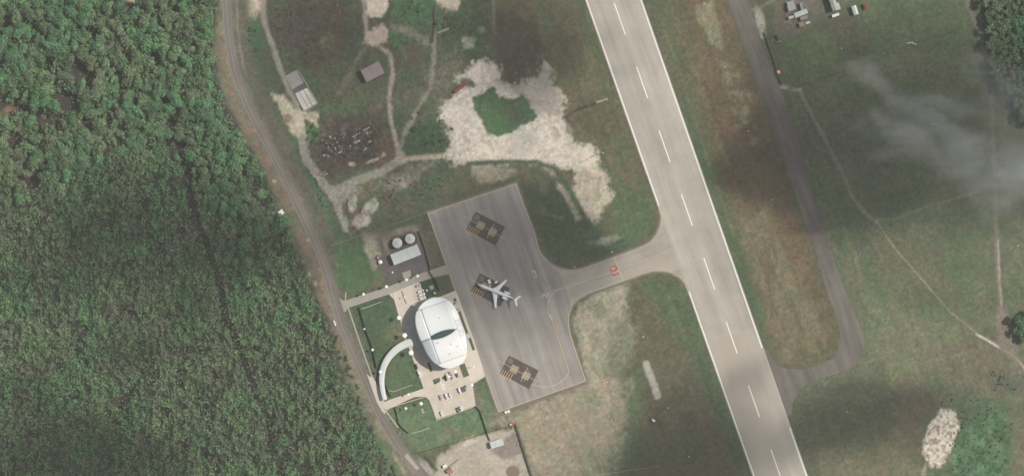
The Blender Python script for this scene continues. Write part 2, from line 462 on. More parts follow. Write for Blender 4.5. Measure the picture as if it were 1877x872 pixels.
# west field, middle: green around the car park and tank yard
L([(620, 450), (700, 430), (700, 500), (640, 545), (618, 520)], (84, 116, 78), 6, 6, 0.95)
L([(640, 560), (715, 537), (742, 615), (705, 650), (690, 690)], (84, 108, 80), 3, 2, 0.95)
E(730, 610, 24, 16, (118, 122, 92), 0, 0.5, 0.3, 0.8)
L([(742, 640), (765, 690), (775, 712), (712, 733), (708, 700), (722, 660)], (96, 118, 86), 3, 2, 0.95)
L([(714, 752), (783, 732), (800, 766), (872, 745), (885, 700), (905, 755), (892, 795), (800, 822), (770, 830), (735, 790)], (108, 132, 98), 4, 3, 0.98)
E(838, 790, 40, 12, (128, 128, 96), -15, 0.6, 0.4, 0.7, 0.4, 'b')
E(876, 725, 8, 30, (135, 130, 104), -15, 0.6, 0.4, 0.7)
L([(768, 517), (797, 508), (806, 531), (780, 550)], (72, 96, 68), 2, 1)
L([(790, 425), (815, 485), (780, 497), (768, 430)], (118, 114, 96), 5, 4, 0.8)
L([(690, 400), (785, 388), (800, 420), (770, 425), (680, 430)], (90, 100, 78), 6, 5, 0.8)
L([(665, 428), (772, 418), (790, 492), (740, 505), (700, 500), (668, 450)], (132, 122, 108), 5, 6, 0.8)
E(682, 455, 14, 20, (172, 162, 142), -15, 0.35, 0.35, 0.9)
E(684, 475, 8, 18, (160, 150, 134), -15, 0.4, 0.4, 0.8)
E(708, 445, 7, 9, (162, 154, 140), 0, 0.4, 0.3, 0.8)
E(748, 420, 26, 7, (150, 140, 122), -12, 0.5, 0.4, 0.8)
# scrub, gravel and clearings of the west field
L([(560, 225), (600, 215), (720, 210), (728, 275), (700, 300), (600, 335), (578, 290)], (100, 92, 82), 6, 7, 0.9)
L([(575, 255), (640, 240), (690, 240), (690, 290), (600, 300)], (90, 83, 77), 6, 7, 0.8, -0.1, 'b')
L([(578, 250), (640, 236), (694, 232), (694, 288), (604, 306)], (66, 58, 56), 6, 7, 0.8, 0.2, 'c')
L([(580, 250), (640, 236), (690, 232), (690, 284), (604, 300)], (156, 142, 128), 6, 7, 0.7, 0.95, 'c')
E(570, 245, 16, 22, (82, 124, 80), 20, 0.4, 0.3, 0.9)
E(710, 270, 26, 20, (118, 98, 86), -40, 0.6, 0.5, 0.5)
E(635, 297, 20, 10, (108, 88, 80), 0, 0.6, 0.4, 0.6)
E(597, 300, 10, 16, (104, 86, 80), 0, 0.6, 0.4, 0.6)
E(645, 301, 7, 4, (190, 170, 150), 20, 0.4, 0.4, 0.9); E(684, 294, 12, 3, (190, 170, 150), -20, 0.4, 0.4, 0.9)
E(703, 284, 6, 4, (180, 160, 140), -30, 0.4, 0.4, 0.8)
E(640, 330, 40, 14, (96, 118, 84), -20, 0.5, 0.3, 0.6)
E(668, 352, 34, 14, (116, 118, 84), -35, 0.5, 0.3, 0.7)
E(738, 330, 34, 14, (158, 148, 138), -18, 0.5, 0.4, 0.75)
E(775, 305, 26, 8, (140, 134, 124), -20, 0.5, 0.4, 0.7)
L([(735, 240), (800, 190), (835, 220), (840, 260), (790, 290), (742, 290)], (76, 100, 74), 5, 6, 0.9)
E(760, 210, 16, 20, (110, 100, 90), 20, 0.6, 0.4, 0.6)
E(810, 150, 26, 60, (122, 118, 102), 18, 0.7, 0.5, 0.7)
E(800, 85, 26, 26, (96, 108, 80), 0, 0.6, 0.4, 0.6)
E(858, 78, 10, 9, (172, 170, 150), 0, 0.5, 0.4, 0.8); E(883, 55, 6, 6, (165, 158, 140), 0, 0.5, 0.4, 0.7)
E(905, 20, 3, 30, (150, 142, 122), 0, 0.6, 0.5, 0.5)
# south-centre dry ground
L([(900, 765), (1075, 700), (1065, 640), (1050, 580), (1075, 545), (1145, 520), (1170, 620), (1140, 700), (1110, 872), (1100, 960), (975, 960), (950, 790)], (134, 130, 108), 12, 10, 0.95)
L([(1052, 590), (1065, 555), (1100, 535), (1148, 520), (1152, 560), (1120, 620), (1110, 700), (1090, 740), (1070, 690)], (182, 173, 152), 8, 10, 0.9, -0.3, 'b')
L([(905, 775), (1060, 708), (1100, 690), (1150, 700), (1120, 740), (1080, 800), (1010, 860), (975, 872), (950, 785)], (172, 161, 138), 8, 10, 0.85, -0.25, 'b')
L([(960, 770), (1060, 720), (1090, 780), (1020, 860), (975, 872)], (164, 154, 130), 12, 12, 0.6, 0.0, 'b')
E(1098, 568, 14, 12, (116, 122, 96), 0, 0.5, 0.4, 0.8); E(1090, 625, 10, 18, (112, 116, 94), 0, 0.5, 0.4, 0.7)
E(1078, 740, 24, 22, (100, 118, 86), 0, 0.5, 0.4, 0.8); E(1130, 640, 20, 44, (96, 116, 86), 10, 0.5, 0.4, 0.8)
E(1010, 790, 50, 20, (122, 126, 96), -15, 0.6, 0.5, 0.6, 0.2, 'b'); E(1090, 830, 46, 40, (104, 122, 88), 0, 0.5, 0.4, 0.8)
E(1165, 740, 30, 60, (96, 116, 86), -10, 0.6, 0.4, 0.8)
E(1053, 817, 9, 3, (124, 82, 66), -5, 0.4, 0.3, 0.9)
E(1137, 536, 14, 7, (196, 188, 168), -20, 0.4, 0.4, 0.8)
L([(1145, 515), (1200, 502), (1240, 508), (1262, 540), (1380, 872), (1400, 960), (1150, 960), (1180, 700)], (106, 104, 82), 8, 6, 0.95)
L([(1175, 515), (1240, 508), (1262, 540), (1380, 872), (1360, 872), (1300, 740), (1230, 600)], (90, 114, 82), 10, 8, 0.75)
L([(1200, 620), (1260, 640), (1340, 872), (1240, 872), (1190, 740)], (112, 104, 84), 12, 8, 0.7, 0.3, 's')
L([(1120, 800), (1380, 800), (1400, 960), (1120, 960)], (94, 100, 78), 20, 14, 0.6, 0.1, 'b')
Wl([(1160, 690), (1200, 760), (1260, 900)], 6, (92, 92, 72), 4, 2, 0.5)
Wl([(1185, 668), (1205, 724)], 14, (182, 178, 164), 2.5, 2, 0.9, store=SND)
# east of the runway
L([(1185, -90), (1330, -90), (1400, 150), (1500, 420), (1560, 620), (1540, 660), (1440, 675), (1400, 640), (1278, 296)], (110, 108, 82), 8, 5, 0.95)
L([(1230, -90), (1320, -90), (1385, 150), (1470, 420), (1530, 620), (1450, 670), (1400, 560), (1330, 330)], (120, 104, 82), 12, 6, 0.85, 0.0, 's')
L([(1190, -90), (1212, -90), (1232, 80), (1300, 280), (1400, 580), (1400, 640), (1370, 560), (1278, 296)], (92, 110, 80), 8, 4, 0.9)
Wl([(1213, 40), (1262, 180), (1300, 300), (1345, 430)], 3, (128, 124, 96), 3, 2, 0.6)
L([(1275, 10), (1305, 0), (1325, 70), (1325, 95), (1305, 80), (1278, 40)], (146, 142, 110), 4, 5, 0.85)
L([(1315, 110), (1350, 120), (1385, 230), (1385, 270), (1350, 230), (1325, 150)], (140, 136, 106), 5, 8, 0.8, 0.1, 'b')
L([(1350, 400), (1400, 380), (1520, 600), (1500, 650), (1440, 660), (1390, 520)], (134, 126, 98), 14, 10, 0.85, 0.1, 's')
L([(1410, -90), (1877, -90), (1960, 0), (1960, 960), (1490, 960), (1460, 720), (1575, 650), (1560, 560), (1500, 400), (1440, 180)], (110, 118, 92), 8, 6, 0.98)
L([(1500, 350), (1860, 330), (1877, 620), (1820, 760), (1600, 700), (1590, 600)], (106, 114, 88), 16, 12, 0.8, 0.2, 'a')
L([(1500, 380), (1740, 360), (1800, 480), (1760, 620), (1600, 560)], (92, 114, 84), 16, 12, 0.7, 0.3, 'b')
L([(1560, 420), (1700, 420), (1760, 560), (1640, 560)], (120, 112, 90), 16, 12, 0.6, 0.3, 'b')
L([(1580, 540), (1640, 560), (1760, 600), (1780, 700), (1640, 720), (1600, 640)], (124, 129, 100), 16, 12, 0.85)
L([(1700, 640), (1820, 620), (1877, 650), (1877, 740), (1760, 720)], (128, 116, 98), 14, 10, 0.7)
L([(1450, 730), (1560, 690), (1720, 720), (1700, 872), (1720, 960), (1490, 960)], (98, 104, 82), 12, 10, 0.8)
L([(1640, 700), (1720, 730), (1690, 780), (1670, 872), (1600, 872), (1640, 780)], (120, 108, 90), 14, 8, 0.7)
L([(1500, 830), (1640, 800), (1700, 872), (1700, 960), (1480, 960)], (128, 124, 98), 12, 10, 0.7)
L([(1860, 760), (1960, 740), (1960, 960), (1840, 960)], (126, 118, 94), 8, 6, 0.85)
L([(1425, 70), (1560, 20), (1600, 0), (1800, 0), (1790, 90), (1560, 110), (1450, 160)], (96, 112, 82), 10, 8, 0.8)
L([(1420, 0), (1500, -20), (1500, 45), (1450, 70), (1420, 60)], (122, 112, 104), 6, 6, 0.85)
E(1495, 90, 50, 36, (112, 128, 84), -20, 0.6, 0.4, 0.7)
E(1560, 80, 30, 40, (100, 94, 82), 0, 0.6, 0.4, 0.6); E(1540, 45, 40, 20, (104, 98, 84), 0, 0.6, 0.4, 0.6)
E(1393, 40, 7, 26, (190, 180, 168), -10, 0.5, 0.4, 0.8)
E(1585, 12, 6, 9, (175, 100, 88), 0, 0.6, 0.3, 0.5)
L([(1706, 765), (1722, 748), (1752, 748), (1760, 780), (1748, 825), (1732, 858), (1703, 860), (1688, 830), (1694, 795)], (128, 116, 98), 5, 8, 0.85, 0.35, 'c')
L([(1748, 800), (1785, 730), (1830, 740), (1850, 790), (1840, 960), (1720, 960), (1740, 850)], (88, 124, 88), 8, 8, 0.9)
L([(1755, 805), (1785, 760), (1830, 770), (1845, 800), (1838, 960), (1740, 960)], (88, 122, 86), 10, 10, 0.6, 0.1, 'b')
L([(1720, 830), (1760, 740), (1790, 690), (1850, 690), (1877, 760), (1866, 960), (1700, 960)], (92, 120, 88), 16, 20, 0.6, 0.2, 'c')
L([(1740, 790), (1775, 735), (1830, 735), (1850, 790), (1840, 960), (1720, 960)], (58, 92, 62), 10, 10, 0.7, 0.55, 'c')
L([(1740, 790), (1775, 735), (1830, 735), (1850, 790), (1840, 960), (1720, 960)], (112, 146, 106), 10, 10, 0.5, 0.6, 'b')
E(1780, 745, 34, 30, (94, 108, 84), 0, 0.6, 0.4, 0.6)
E(1842, 700, 26, 16, (96, 100, 88), 20, 0.6, 0.4, 0.7)
sl, m = L([(1710, 765), (1722, 752), (1750, 752), (1757, 780), (1745, 820), (1732, 850), (1705, 856), (1692, 830), (1698, 795)], (225, 214, 192), 3, 6, 0.95, -0.55, 'b')
SND[sl] = np.maximum(SND[sl], m)
ZZ[sl] += m * (fbm(UU[sl], VV[sl], 7, 3, 21) - 0.3) * 1.6
L([(1706, 765), (1722, 748), (1752, 748), (1760, 780), (1748, 825), (1732, 858), (1703, 860), (1688, 830), (1694, 795)], (120, 110, 94), 5, 8, 0.75, 0.5, 'c')
Wl([(1697, 850), (1692, 872)], 5, (190, 178, 156), 3, 2, 0.7)
# tracks east
TR = (178, 168, 148)
Wl([(1432, 158), (1448, 163), (1466, 166), (1480, 195), (1515, 260), (1545, 320), (1565, 365), (1590, 395), (1608, 408)], 6, (150, 146, 128), 2.5, 1.5, 0.85, store=TRK)
Wl([(1432, 160), (1466, 165)], 5, (172, 166, 148), 2, 1.5, 0.85, store=TRK)
Wl([(1600, 404), (1640, 402), (1700, 378), (1790, 352)], 4, (140, 136, 108), 2, 1.5, 0.7, store=TRK)
Wl([(1608, 408), (1640, 455), (1680, 500), (1740, 570), (1800, 618), (1840, 640), (1877, 672), (1960, 740)], 2.2, (172, 164, 140), 1.2, 0.8, 0.7, store=TRK)
Wl([(1790, 612), (1828, 634), (1858, 652), (1880, 676)], 4, (215, 205, 184), 1.5, 1, 0.95, store=TRK)
Wl([(1765, -60), (1775, 10), (1800, 70), (1812, 120), (1818, 200), (1823, 330), (1828, 480), (1836, 570), (1838, 640)], 8, (138, 128, 120), 2.5, 1.5, 0.85, store=TRK)
Wl([(1829, 440), (1833, 520), (1837, 575)], 3, (176, 164, 150), 1.5, 1, 0.85)
Wl([(1866, 380), (1872, 430), (1885, 520)], 4, (124, 112, 106), 2, 1, 0.8)
L([(1825, 560), (1845, 560), (1870, 660), (1880, 690), (1840, 650), (1828, 630)], (140, 126, 116), 4, 3, 0.8)
Wl([(1448, 163), (1520, 140), (1590, 115), (1680, 80), (1760, 55)], 3, (90, 88, 74), 2, 1, 0.7)
Wl([(1380, 20), (1392, 14), (1420, 0), (1450, -20)], 4, (150, 142, 118), 2, 1, 0.8)
Wl([(1545, 418), (1570, 470), (1578, 520)], 7, (132, 122, 94), 3, 2, 0.7)
for pts_, w_, c_r2 in (([(1195, 500), (1230, 560), (1290, 720), (1345, 880)], 1.6, (118, 118, 92)), ([(1222, 520), (1262, 610), (1330, 790), (1362, 880)], 1.6, (84, 88, 68)), ([(1100, 560), (1130, 640), (1180, 780), (1215, 880)], 1.8, (126, 122, 98)),
                       ([(1000, 10), (1060, 160), (1110, 300), (1150, 400)], 2.0, (96, 92, 74)), ([(1040, 0), (1105, 180), (1160, 330)], 1.6, (122, 118, 94)), ([(1238, 40), (1300, 210), (1370, 400), (1430, 570)], 1.5, (128, 120, 94)), ([(1290, 150), (1340, 300), (1400, 460)], 1.5, (96, 84, 66)),
                       ([(1590, 420), (1660, 560), (1700, 700), (1720, 760)], 1.8, (120, 118, 92)), ([(1500, 700), (1600, 660), (1760, 560), (1860, 500)], 1.8, (122, 124, 96)), ([(1480, 160), (1530, 280), (1570, 380)], 2.4, (124, 122, 100)), ([(1500, 165), (1560, 260), (1640, 330)], 1.8, (120, 120, 98)),
                       ([(920, 800), (1020, 760), (1110, 730)], 1.6, (186, 174, 150)), ([(980, 850), (1060, 800), (1130, 740)], 1.6, (148, 140, 116))):
    Wl(spline(pts_, 5), w_, c_r2, 1.2, 1.0, 0.6, -0.1, 'b')
    Wl([(u + 4.2, v - 1.5) for u, v in spline(pts_, 5)], w_ * .8, c_r2, 1.2, 1.0, 0.45, -0.1, 'b')
# tracks west
G1 = (168, 160, 146)
Wl([(478, -60), (482, 0), (484, 40), (500, 85), (515, 130), (530, 165), (545, 190), (548, 235), (556, 280), (585, 330), (612, 362), (628, 400), (634, 422)], 10, G1, 2.5, 1.5, 0.9, store=TRK)
Wl([(552, 225), (560, 290), (600, 345)], 14, (158, 152, 142), 3, 2, 0.9, store=TRK)
Wl([(612, 355), (650, 332), (700, 315), (735, 292), (735, 285)], 15, (164, 158, 144), 3, 2, 0.9, store=TRK)
L([(598, 345), (650, 330), (660, 345), (640, 362), (630, 385), (640, 410), (634, 424), (618, 395)], (156, 150, 140), 3, 2, 0.9)
Wl([(733, 292), (760, 290), (800, 287), (840, 280)], 9, (188, 176, 156), 3, 2, 0.9, store=TRK)
Wl([(662, -60), (668, 10), (672, 60), (695, 85), (715, 100), (720, 130), (713, 180), (716, 220), (728, 265), (733, 290)], 8, (176, 164, 146), 2.5, 1.5, 0.9, store=TRK)
Wl([(733, 272), (742, 245), (765, 200), (790, 160), (795, 110), (796, 60)], 8, (160, 152, 138), 3, 2, 0.75, store=TRK)
Wl([(680, 75), (660, 100), (640, 140), (620, 170)], 7, (140, 130, 112), 4, 3, 0.7, store=TRK)
Wl([(720, 50), (755, 60), (780, 75)], 14, (150, 140, 122), 5, 4, 0.7)
Wl([(790, 160), (740, 180), (700, 190), (680, 200)], 14, (124, 112, 102), 6, 4, 0.5)
sl, m = L([(672, -40), (705, -40), (712, 8), (700, 28), (680, 34), (672, 20)], (222, 206, 182), 2.5, 4, 0.95); SND[sl] = np.maximum(SND[sl], m)
sl, m = L([(668, 60), (700, 45), (712, 55), (708, 78), (690, 86), (668, 80)], (205, 186, 164), 3, 5, 0.9); SND[sl] = np.maximum(SND[sl], m)
sl, m = L([(785, -60), (825, -60), (842, 5), (840, 22), (820, 20), (800, 2)], (205, 190, 168), 3, 5, 0.9, -0.5, 'b'); SND[sl] = np.maximum(SND[sl], m)
# the pale hut yard
L([(498, 172), (520, 176), (540, 200), (585, 208), (580, 232), (562, 222), (548, 250), (530, 240), (520, 215)], (200, 190, 162), 4, 6, 0.9)
E(527, 217, 7, 8, (140, 116, 100), 0, 0.4, 0.4, 0.8)
# big sand clearing
SANDP = [(868, 112), (890, 108), (912, 122), (918, 150), (940, 165), (985, 140), (1000, 118), (1015, 160), (1030, 185), (1040, 240), (1058, 268), (1085, 268), (1096, 292), (1088, 312), (1062, 318), (1040, 312), (1015, 300), (960, 296), (900, 300), (850, 302), (815, 290), (830, 262), (812, 215), (822, 185), (838, 170), (845, 145), (855, 130)]
L(SANDP, (176, 166, 146), 16, 20, 0.7, 0.3, 'c')
L([(970, 120), (1005, 112), (1050, 240), (1062, 262), (1030, 270), (1000, 210)], (150, 140, 126), 14, 16, 0.6, 0.2, 'b')
sl, m = L(SANDP, (216, 206, 189), 7, 12, 0.97); SND[sl] = np.maximum(SND[sl], m)
ZZ[sl] += m * (fbm(UU[sl], VV[sl], 8, 3, 23) - 0.4) * 0.5
sl, m = L([(1040, 300), (1096, 296), (1112, 322), (1124, 355), (1105, 385), (1085, 410), (1060, 372)], (206, 194, 172), 6, 10, 0.9, 0.0, 'b')
L(SANDP, (184, 172, 158), 6, 9, 0.6, 0.5, 'b')
L(SANDP, (236, 226, 208), 8, 10, 0.85, 0.1, 'b')
L(SANDP, (172, 162, 142), 8, 14, 0.5, 0.6, 'c')
L([(985, 125), (1010, 125), (1045, 240), (1050, 262), (1020, 250), (1000, 200)], (138, 128, 114), 8, 12, 0.7, 0.35, 'b')
L([(1040, 305), (1100, 305), (1124, 355), (1085, 410), (1060, 372)], (122, 122, 96), 8, 12, 0.75, 0.5, 'b')
L(SANDP, (160, 150, 132), 10, 14, 0.5, 0.9, 'b')
E(885, 135, 22, 22, (236, 222, 202), 0, 0.5, 0.3, 0.9); E(905, 272, 60, 16, (236, 222, 196), -5, 0.5, 0.3, 0.8, 0.1, 'b'); E(845, 225, 28, 34, (218, 206, 190), 0, 0.5, 0.3, 0.7)
E(955, 262, 34, 20, (200, 194, 178), -30, 0.4, 0.3, 0.9); E(1075, 290, 24, 16, (220, 206, 184), 40, 0.5, 0.3, 0.8)
L([(940, 165), (985, 140), (1000, 118), (1015, 160), (1030, 190), (990, 215), (965, 200)], (168, 158, 148), 5, 6, 0.8)
L([(1045, 290), (1100, 320), (1122, 355), (1085, 410), (1062, 372)], (176, 164, 142), 6, 8, 0.6, 0.2, 'b')
sl, m = L([(893, 160), (905, 160), (915, 178), (940, 182), (958, 170), (975, 192), (985, 215), (950, 235), (912, 252), (890, 246), (880, 218), (868, 200), (868, 178), (885, 172)], (80, 116, 76), 2.5, 4, 0.98)
SND[sl] *= (1 - m)
E(950, 205, 26, 26, (84, 92, 76), 0, 0.5, 0.4, 0.6)
E(1043, 235, 4, 14, (150, 136, 126), -20, 0.4, 0.3, 0.8)
sl, m = E(858, 152, 14, 8, (98, 104, 84), 20, 0.4, 0.3, 0.9); SND[sl] *= (1 - m)
L([(862, 306), (920, 302), (945, 312), (920, 330), (870, 336)], (168, 158, 138), 5, 6, 0.85)
Wl([(858, 300), (920, 296), (985, 298), (1020, 312), (1042, 345), (1068, 392), (1085, 415)], 8, (84, 102, 76), 2.5, 2, 0.95)
Wl([(985, 302), (1010, 314), (1030, 345), (1050, 385), (1062, 420)], 5, (170, 160, 140), 3, 4, 0.7, 0.1, 'b')
Wl([(1025, 340), (1048, 375), (1062, 400)], 8, (182, 172, 150), 4, 4, 0.7)
E(1108, 440, 24, 7, (160, 154, 138), -12, 0.5, 0.5, 0.75); E(998, 345, 8, 10, (140, 130, 112), 0, 0.5, 0.5, 0.5)
Wl([(990, 372), (1000, 392), (1030, 400)], 5, (130, 126, 110), 4, 4, 0.5)
Wl([(1032, 218), (1060, 200), (1110, 184)], 4, (70, 68, 60), 2, 1.5, 0.85)
Wl([(1094, 188), (1112, 182)], 2.5, (195, 185, 165), 1.2, 0.8, 0.8)
Wl([(1060, 300), (1095, 282)], 2, (120, 108, 96), 1, 0.8, 0.7)
# gravel heaps
for (u, v, a, b, r) in ((645, 373, 9, 17, 10), (679, 379, 17, 11, -40), (661, 406, 19, 12, -15)):
    sl, m = E(u, v, a, b, (168, 162, 152), r, 0.25, 0.18, 0.95)
    ZZ[sl] += m * 1.3
    SND[sl] = np.maximum(SND[sl], m * 0.0)
E(632, 380, 5, 22, (96, 88, 80), 0, 0.4, 0.3, 0.6); E(655, 352, 8, 7, (150, 140, 126), 0, 0.5, 0.4, 0.6)
# south compound
sl, m = L([(800, 835), (840, 812), (905, 790), (945, 785), (965, 850), (972, 872), (985, 960), (800, 960), (796, 870)], (196, 184, 164), 4, 5, 0.95); SND[sl] = np.maximum(SND[sl], m)
L([(905, 810), (950, 790), (960, 835), (925, 840), (900, 828)], (142, 132, 122), 6, 5, 0.9)
L([(945, 835), (960, 830), (972, 870), (958, 872), (950, 850)], (186, 182, 166), 3, 2, 0.9)
E(870, 862, 34, 9, (166, 156, 130), 0, 0.5, 0.4, 0.7, 0.1, 'b'); E(850, 830, 30, 10, (178, 172, 162), -15, 0.5, 0.4, 0.7)
E(858, 812, 14, 4, (228, 214, 196), -15, 0.4, 0.4, 0.8); L([(768, 838), (785, 848), (800, 872), (800, 960), (770, 900)], (176, 172, 162), 4, 3, 0.85)
E(940, 862, 15, 13, (178, 166, 148), 0, 0.3, 0.15, 0.8)
Wl([(778, 836), (790, 850), (800, 860)], 5, (66, 78, 58), 2, 1, 0.85)
E(740, 826, 8, 5, (205, 190, 170), 40, 0.5, 0.4, 0.7)
L([(905, 775), (1075, 704), (1150, 700), (1150, 770), (1110, 860), (975, 880), (950, 785)], (164, 154, 130), 14, 16, 0.7, -0.1, 'b')
L([(1085, 560), (1150, 520), (1165, 600), (1130, 700), (1085, 700), (1062, 620)], (158, 150, 128), 12, 14, 0.55, 0.0, 'b')
# west of the road: green verge, bare spots by the forest edge
L([(600, 600), (616, 640), (640, 690), (680, 770), (740, 850), (770, 960), (690, 960), (690, 840), (650, 760), (610, 680)], (100, 126, 90), 7, 6, 0.8)
Wl([(636, 665), (668, 735), (705, 800), (745, 872)], 8, (150, 142, 116), 5, 4, 0.7, 0.1, 'b')
Wl([(720, 830), (735, 855), (748, 880)], 2, (175, 160, 138), 1.5, 1, 0.8)
Wl([(450, 360), (470, 352), (492, 346)], 4, (205, 188, 164), 2.5, 2, 0.85)
for (u, v, a, b) in ((550, 480, 6, 4), (567, 502, 4, 6), (575, 520, 5, 4), (565, 440, 3, 4), (503, 332, 4, 3)):
    E(u, v, a, b, (190, 182, 165), 0, 0.5, 0.5, 0.85)
# forest floor
FOREST = [(-400, -400), (400, -400), (402, 0), (394, 40), (391, 90), (396, 125), (404, 160), (418, 195), (434, 226), (448, 258), (470, 290), (487, 330), (497, 352), (512, 383), (527, 406), (539, 440), (552, 476), (564, 503), (578, 536), (597, 575), (612, 615), (620, 665), (642, 705), (664, 765), (688, 808), (705, 872), (740, 960), (760, 1300), (-400, 1300)]
L(FOREST, (80, 74, 72), 5, 5, 0.97)
E(12, 208, 20, 9, (132, 112, 92), -35, 0.5, 0.4, 0.9); E(243, 0, 22, 6, (205, 180, 150), 30, 0.5, 0.4, 0.9); E(205, 30, 22, 10, (150, 120, 96), -45, 0.5, 0.5, 0.8)
E(465, 357, 20, 5, (190, 172, 148), -15, 0.5, 0.5, 0.8)
E(20, 375, 30, 25, (120, 105, 85), 0, 0.5, 0.5, 0.6)
NEF = [(1800, -300), (1796, 0), (1800, 50), (1806, 110), (1815, 160), (1850, 180), (1862, 230), (2100, 260), (2100, -300)]
L(NEF, (80, 78, 68), 4, 4, 0.95)
# gentle tint noise over everything and grassy relief
nz = (fbm(UU, VV, 5, 3, 31, 0.7) - 0.5)
rough_zone = sstep(0, 12, -sdf_poly([(450, -90), (905, -90), (905, 140), (870, 300), (785, 388), (620, 450), (560, 300)], UU, VV))
VEG = 1 - np.maximum(np.clip(SND * 1.3, 0, 1), TRK * .7)
def tone(m, mul):
    m = m * VEG
    COLR[:] = COLR * (1 + m[..., None] * (np.array(mul) - 1))
tone(sstep(.50, .62, fbm(UU, VV, 26, 5, 71, .68)) * .8, (1.12, 1.01, .95))       # drier tufts
tone(sstep(.50, .62, fbm(UU, VV, 20, 5, 72, .68)) * .8, (.84, 1.03, .86))       # greener tufts
tone(sstep(.52, .66, fbm(sA, sB / 6.0, 9, 4, 73, .65)) * .7, (1.14, 1.08, 1.04))
tone(sstep(.52, .66, fbm(sA, sB / 6.0, 7, 4, 74, .65)) * .7, (.86, .90, .90))
tone(sstep(.50, .70, fbm(UU, VV, 70, 4, 75, .6)) * .6, (.88, .90, .90))
nz2 = (vn(UU / 1.9, VV / 1.9, 77) - .5) + (vn(UU / 3.3, VV / 3.3, 78) - .5)
COLR *= (1 + nz2 * (.5 + .5 * VEG) * (0.28 + 0.12 * rough_zone))[..., None]
COLR *= (1 + nz * (0.45 + 0.40 * rough_zone) * (.25 + .75 * VEG))[..., None]
COLR *= (1 + (PT2 - 0.5) * 0.45)[..., None]
lum = (COLR @ np.array((.3, .6, .1)))[..., None]
COLR[:] = COLR * .82 + lum * .18
COLR[:] = np.clip(COLR, 0.006, 0.85)
ZZ += rough_zone * (fbm(UU, VV, 5, 3, 33, 0.7) - 0.5) * 0.9 * sstep(0.3, 0.7, PT)
flat = sstep(14, 34, dist_line(ROAD, UU, VV))
pave_area = sdf_poly([(640, 540), (820, 470), (780, 380), (950, 330), (1010, 480), (1290, 420), (1290, 560), (1050, 560), (1080, 705), (905, 765), (800, 775), (690, 780)], UU, VV)
ZZ *= flat * sstep(2, 14, pave_area)
hut_zone = np.minimum(np.hypot(UU - 552, VV - 168), np.hypot(UU - 684, VV - 133))
ZZ *= sstep(24, 40, hut_zone)

def grid_obj(name, sel=None, dz=0.0):
    idx = np.arange(NU * NV).reshape(NU, NV)
    f = np.stack([idx[:-1, 1:], idx[1:, 1:], idx[1:, :-1], idx[:-1, :-1]], -1)
    if sel is not None: f = f[sel]
    f = f.reshape(-1, 4)
    X = (UU - CU) * S; Y = (CV - VV) * S
    co = np.stack([X, Y, ZZ + dz], -1).reshape(-1, 3); cl = COLR.reshape(-1, 3)
    if sel is not None:
        used, inv = np.unique(f, return_inverse=True)
        co = co[used]; cl = cl[used]; f = inv.reshape(-1, 4)
    return raw_mesh(name, co, f, cl, M_GROUND)

def raw_mesh(name, co, f, cl, m, parent=None, smooth=True):
    me = bpy.data.meshes.new(name)
    nv, nf = len(co), len(f); k = f.shape[1]
    me.vertices.add(nv); me.vertices.foreach_set('co', np.ascontiguousarray(co, dtype=np.float32).ravel())
    me.loops.add(nf * k); me.loops.foreach_set('vertex_index', np.ascontiguousarray(f, dtype=np.int32).ravel())
    me.polygons.add(nf)
    me.polygons.foreach_set('loop_start', np.arange(0, nf * k, k, dtype=np.int32))
    try: me.polygons.foreach_set('loop_total', np.full(nf, k, dtype=np.int32))
    except Exception: pass
    if smooth: me.polygons.foreach_set('use_smooth', np.ones(nf, dtype=bool))
    if cl is not None:
        a = me.color_attributes.new('Col', 'FLOAT_COLOR', 'POINT')
        rgba = np.ones((nv, 4), dtype=np.float32); rgba[:, :3] = cl
        a.data.foreach_set('color', rgba.ravel())
    me.update(calc_edges=True)
    me.materials.append(m)
    o = bpy.data.objects.new(name, me)
    COL.objects.link(o)
    if parent is not None: o.parent = parent
    return o

struct(grid_obj('ground'))
cell = lambda a: (a[:-1, :-1] + a[1:, :-1] + a[:-1, 1:] + a[1:, 1:]) / 4
sand_sel = cell(SND) > 0.5
struct(grid_obj('sand_clearing', sand_sel, 0.01))
struct(grid_obj('dirt_track', (cell(TRK) > 0.5) & ~sand_sel, 0.01))

# ------------------------------------------------------------------ flat sheets: roads, runway, apron
def sheet(name, poly, z, m, parent=None):
    mb = MB(); pts = [P(*p) for p in poly]
    mb.add([(x, y, z) for x, y in pts], [tuple(range(len(pts)))])
    o = mb.build(name, m, parent)
    if o.data.polygons[0].normal.z < 0: o.data.flip_normals()
    if parent is None: struct(o)
    return o
def slab(name, poly, z0, z1, m, parent=None):
    pts = [P(*p) for p in poly]
    ar = sum(pts[i][0] * pts[(i + 1) % len(pts)][1] - pts[(i + 1) % len(pts)][0] * pts[i][1] for i in range(len(pts)))
    if ar < 0: pts = pts[::-1]
    return MB().prism(pts, z0, z1).build(name, m, parent)
def offs(pts, d):
    """offset a polyline sideways (pixels); positive = towards the right of travel on screen"""
    out = []
    for i, (u, v) in enumerate(pts):
        a = pts[max(0, i - 1)]; b = pts[min(len(pts) - 1, i + 1)]
        t = Vector((b[0] - a[0], b[1] - a[1])); t.normalize()
        out.append((u - t.y * d, v + t.x * d))
    return out
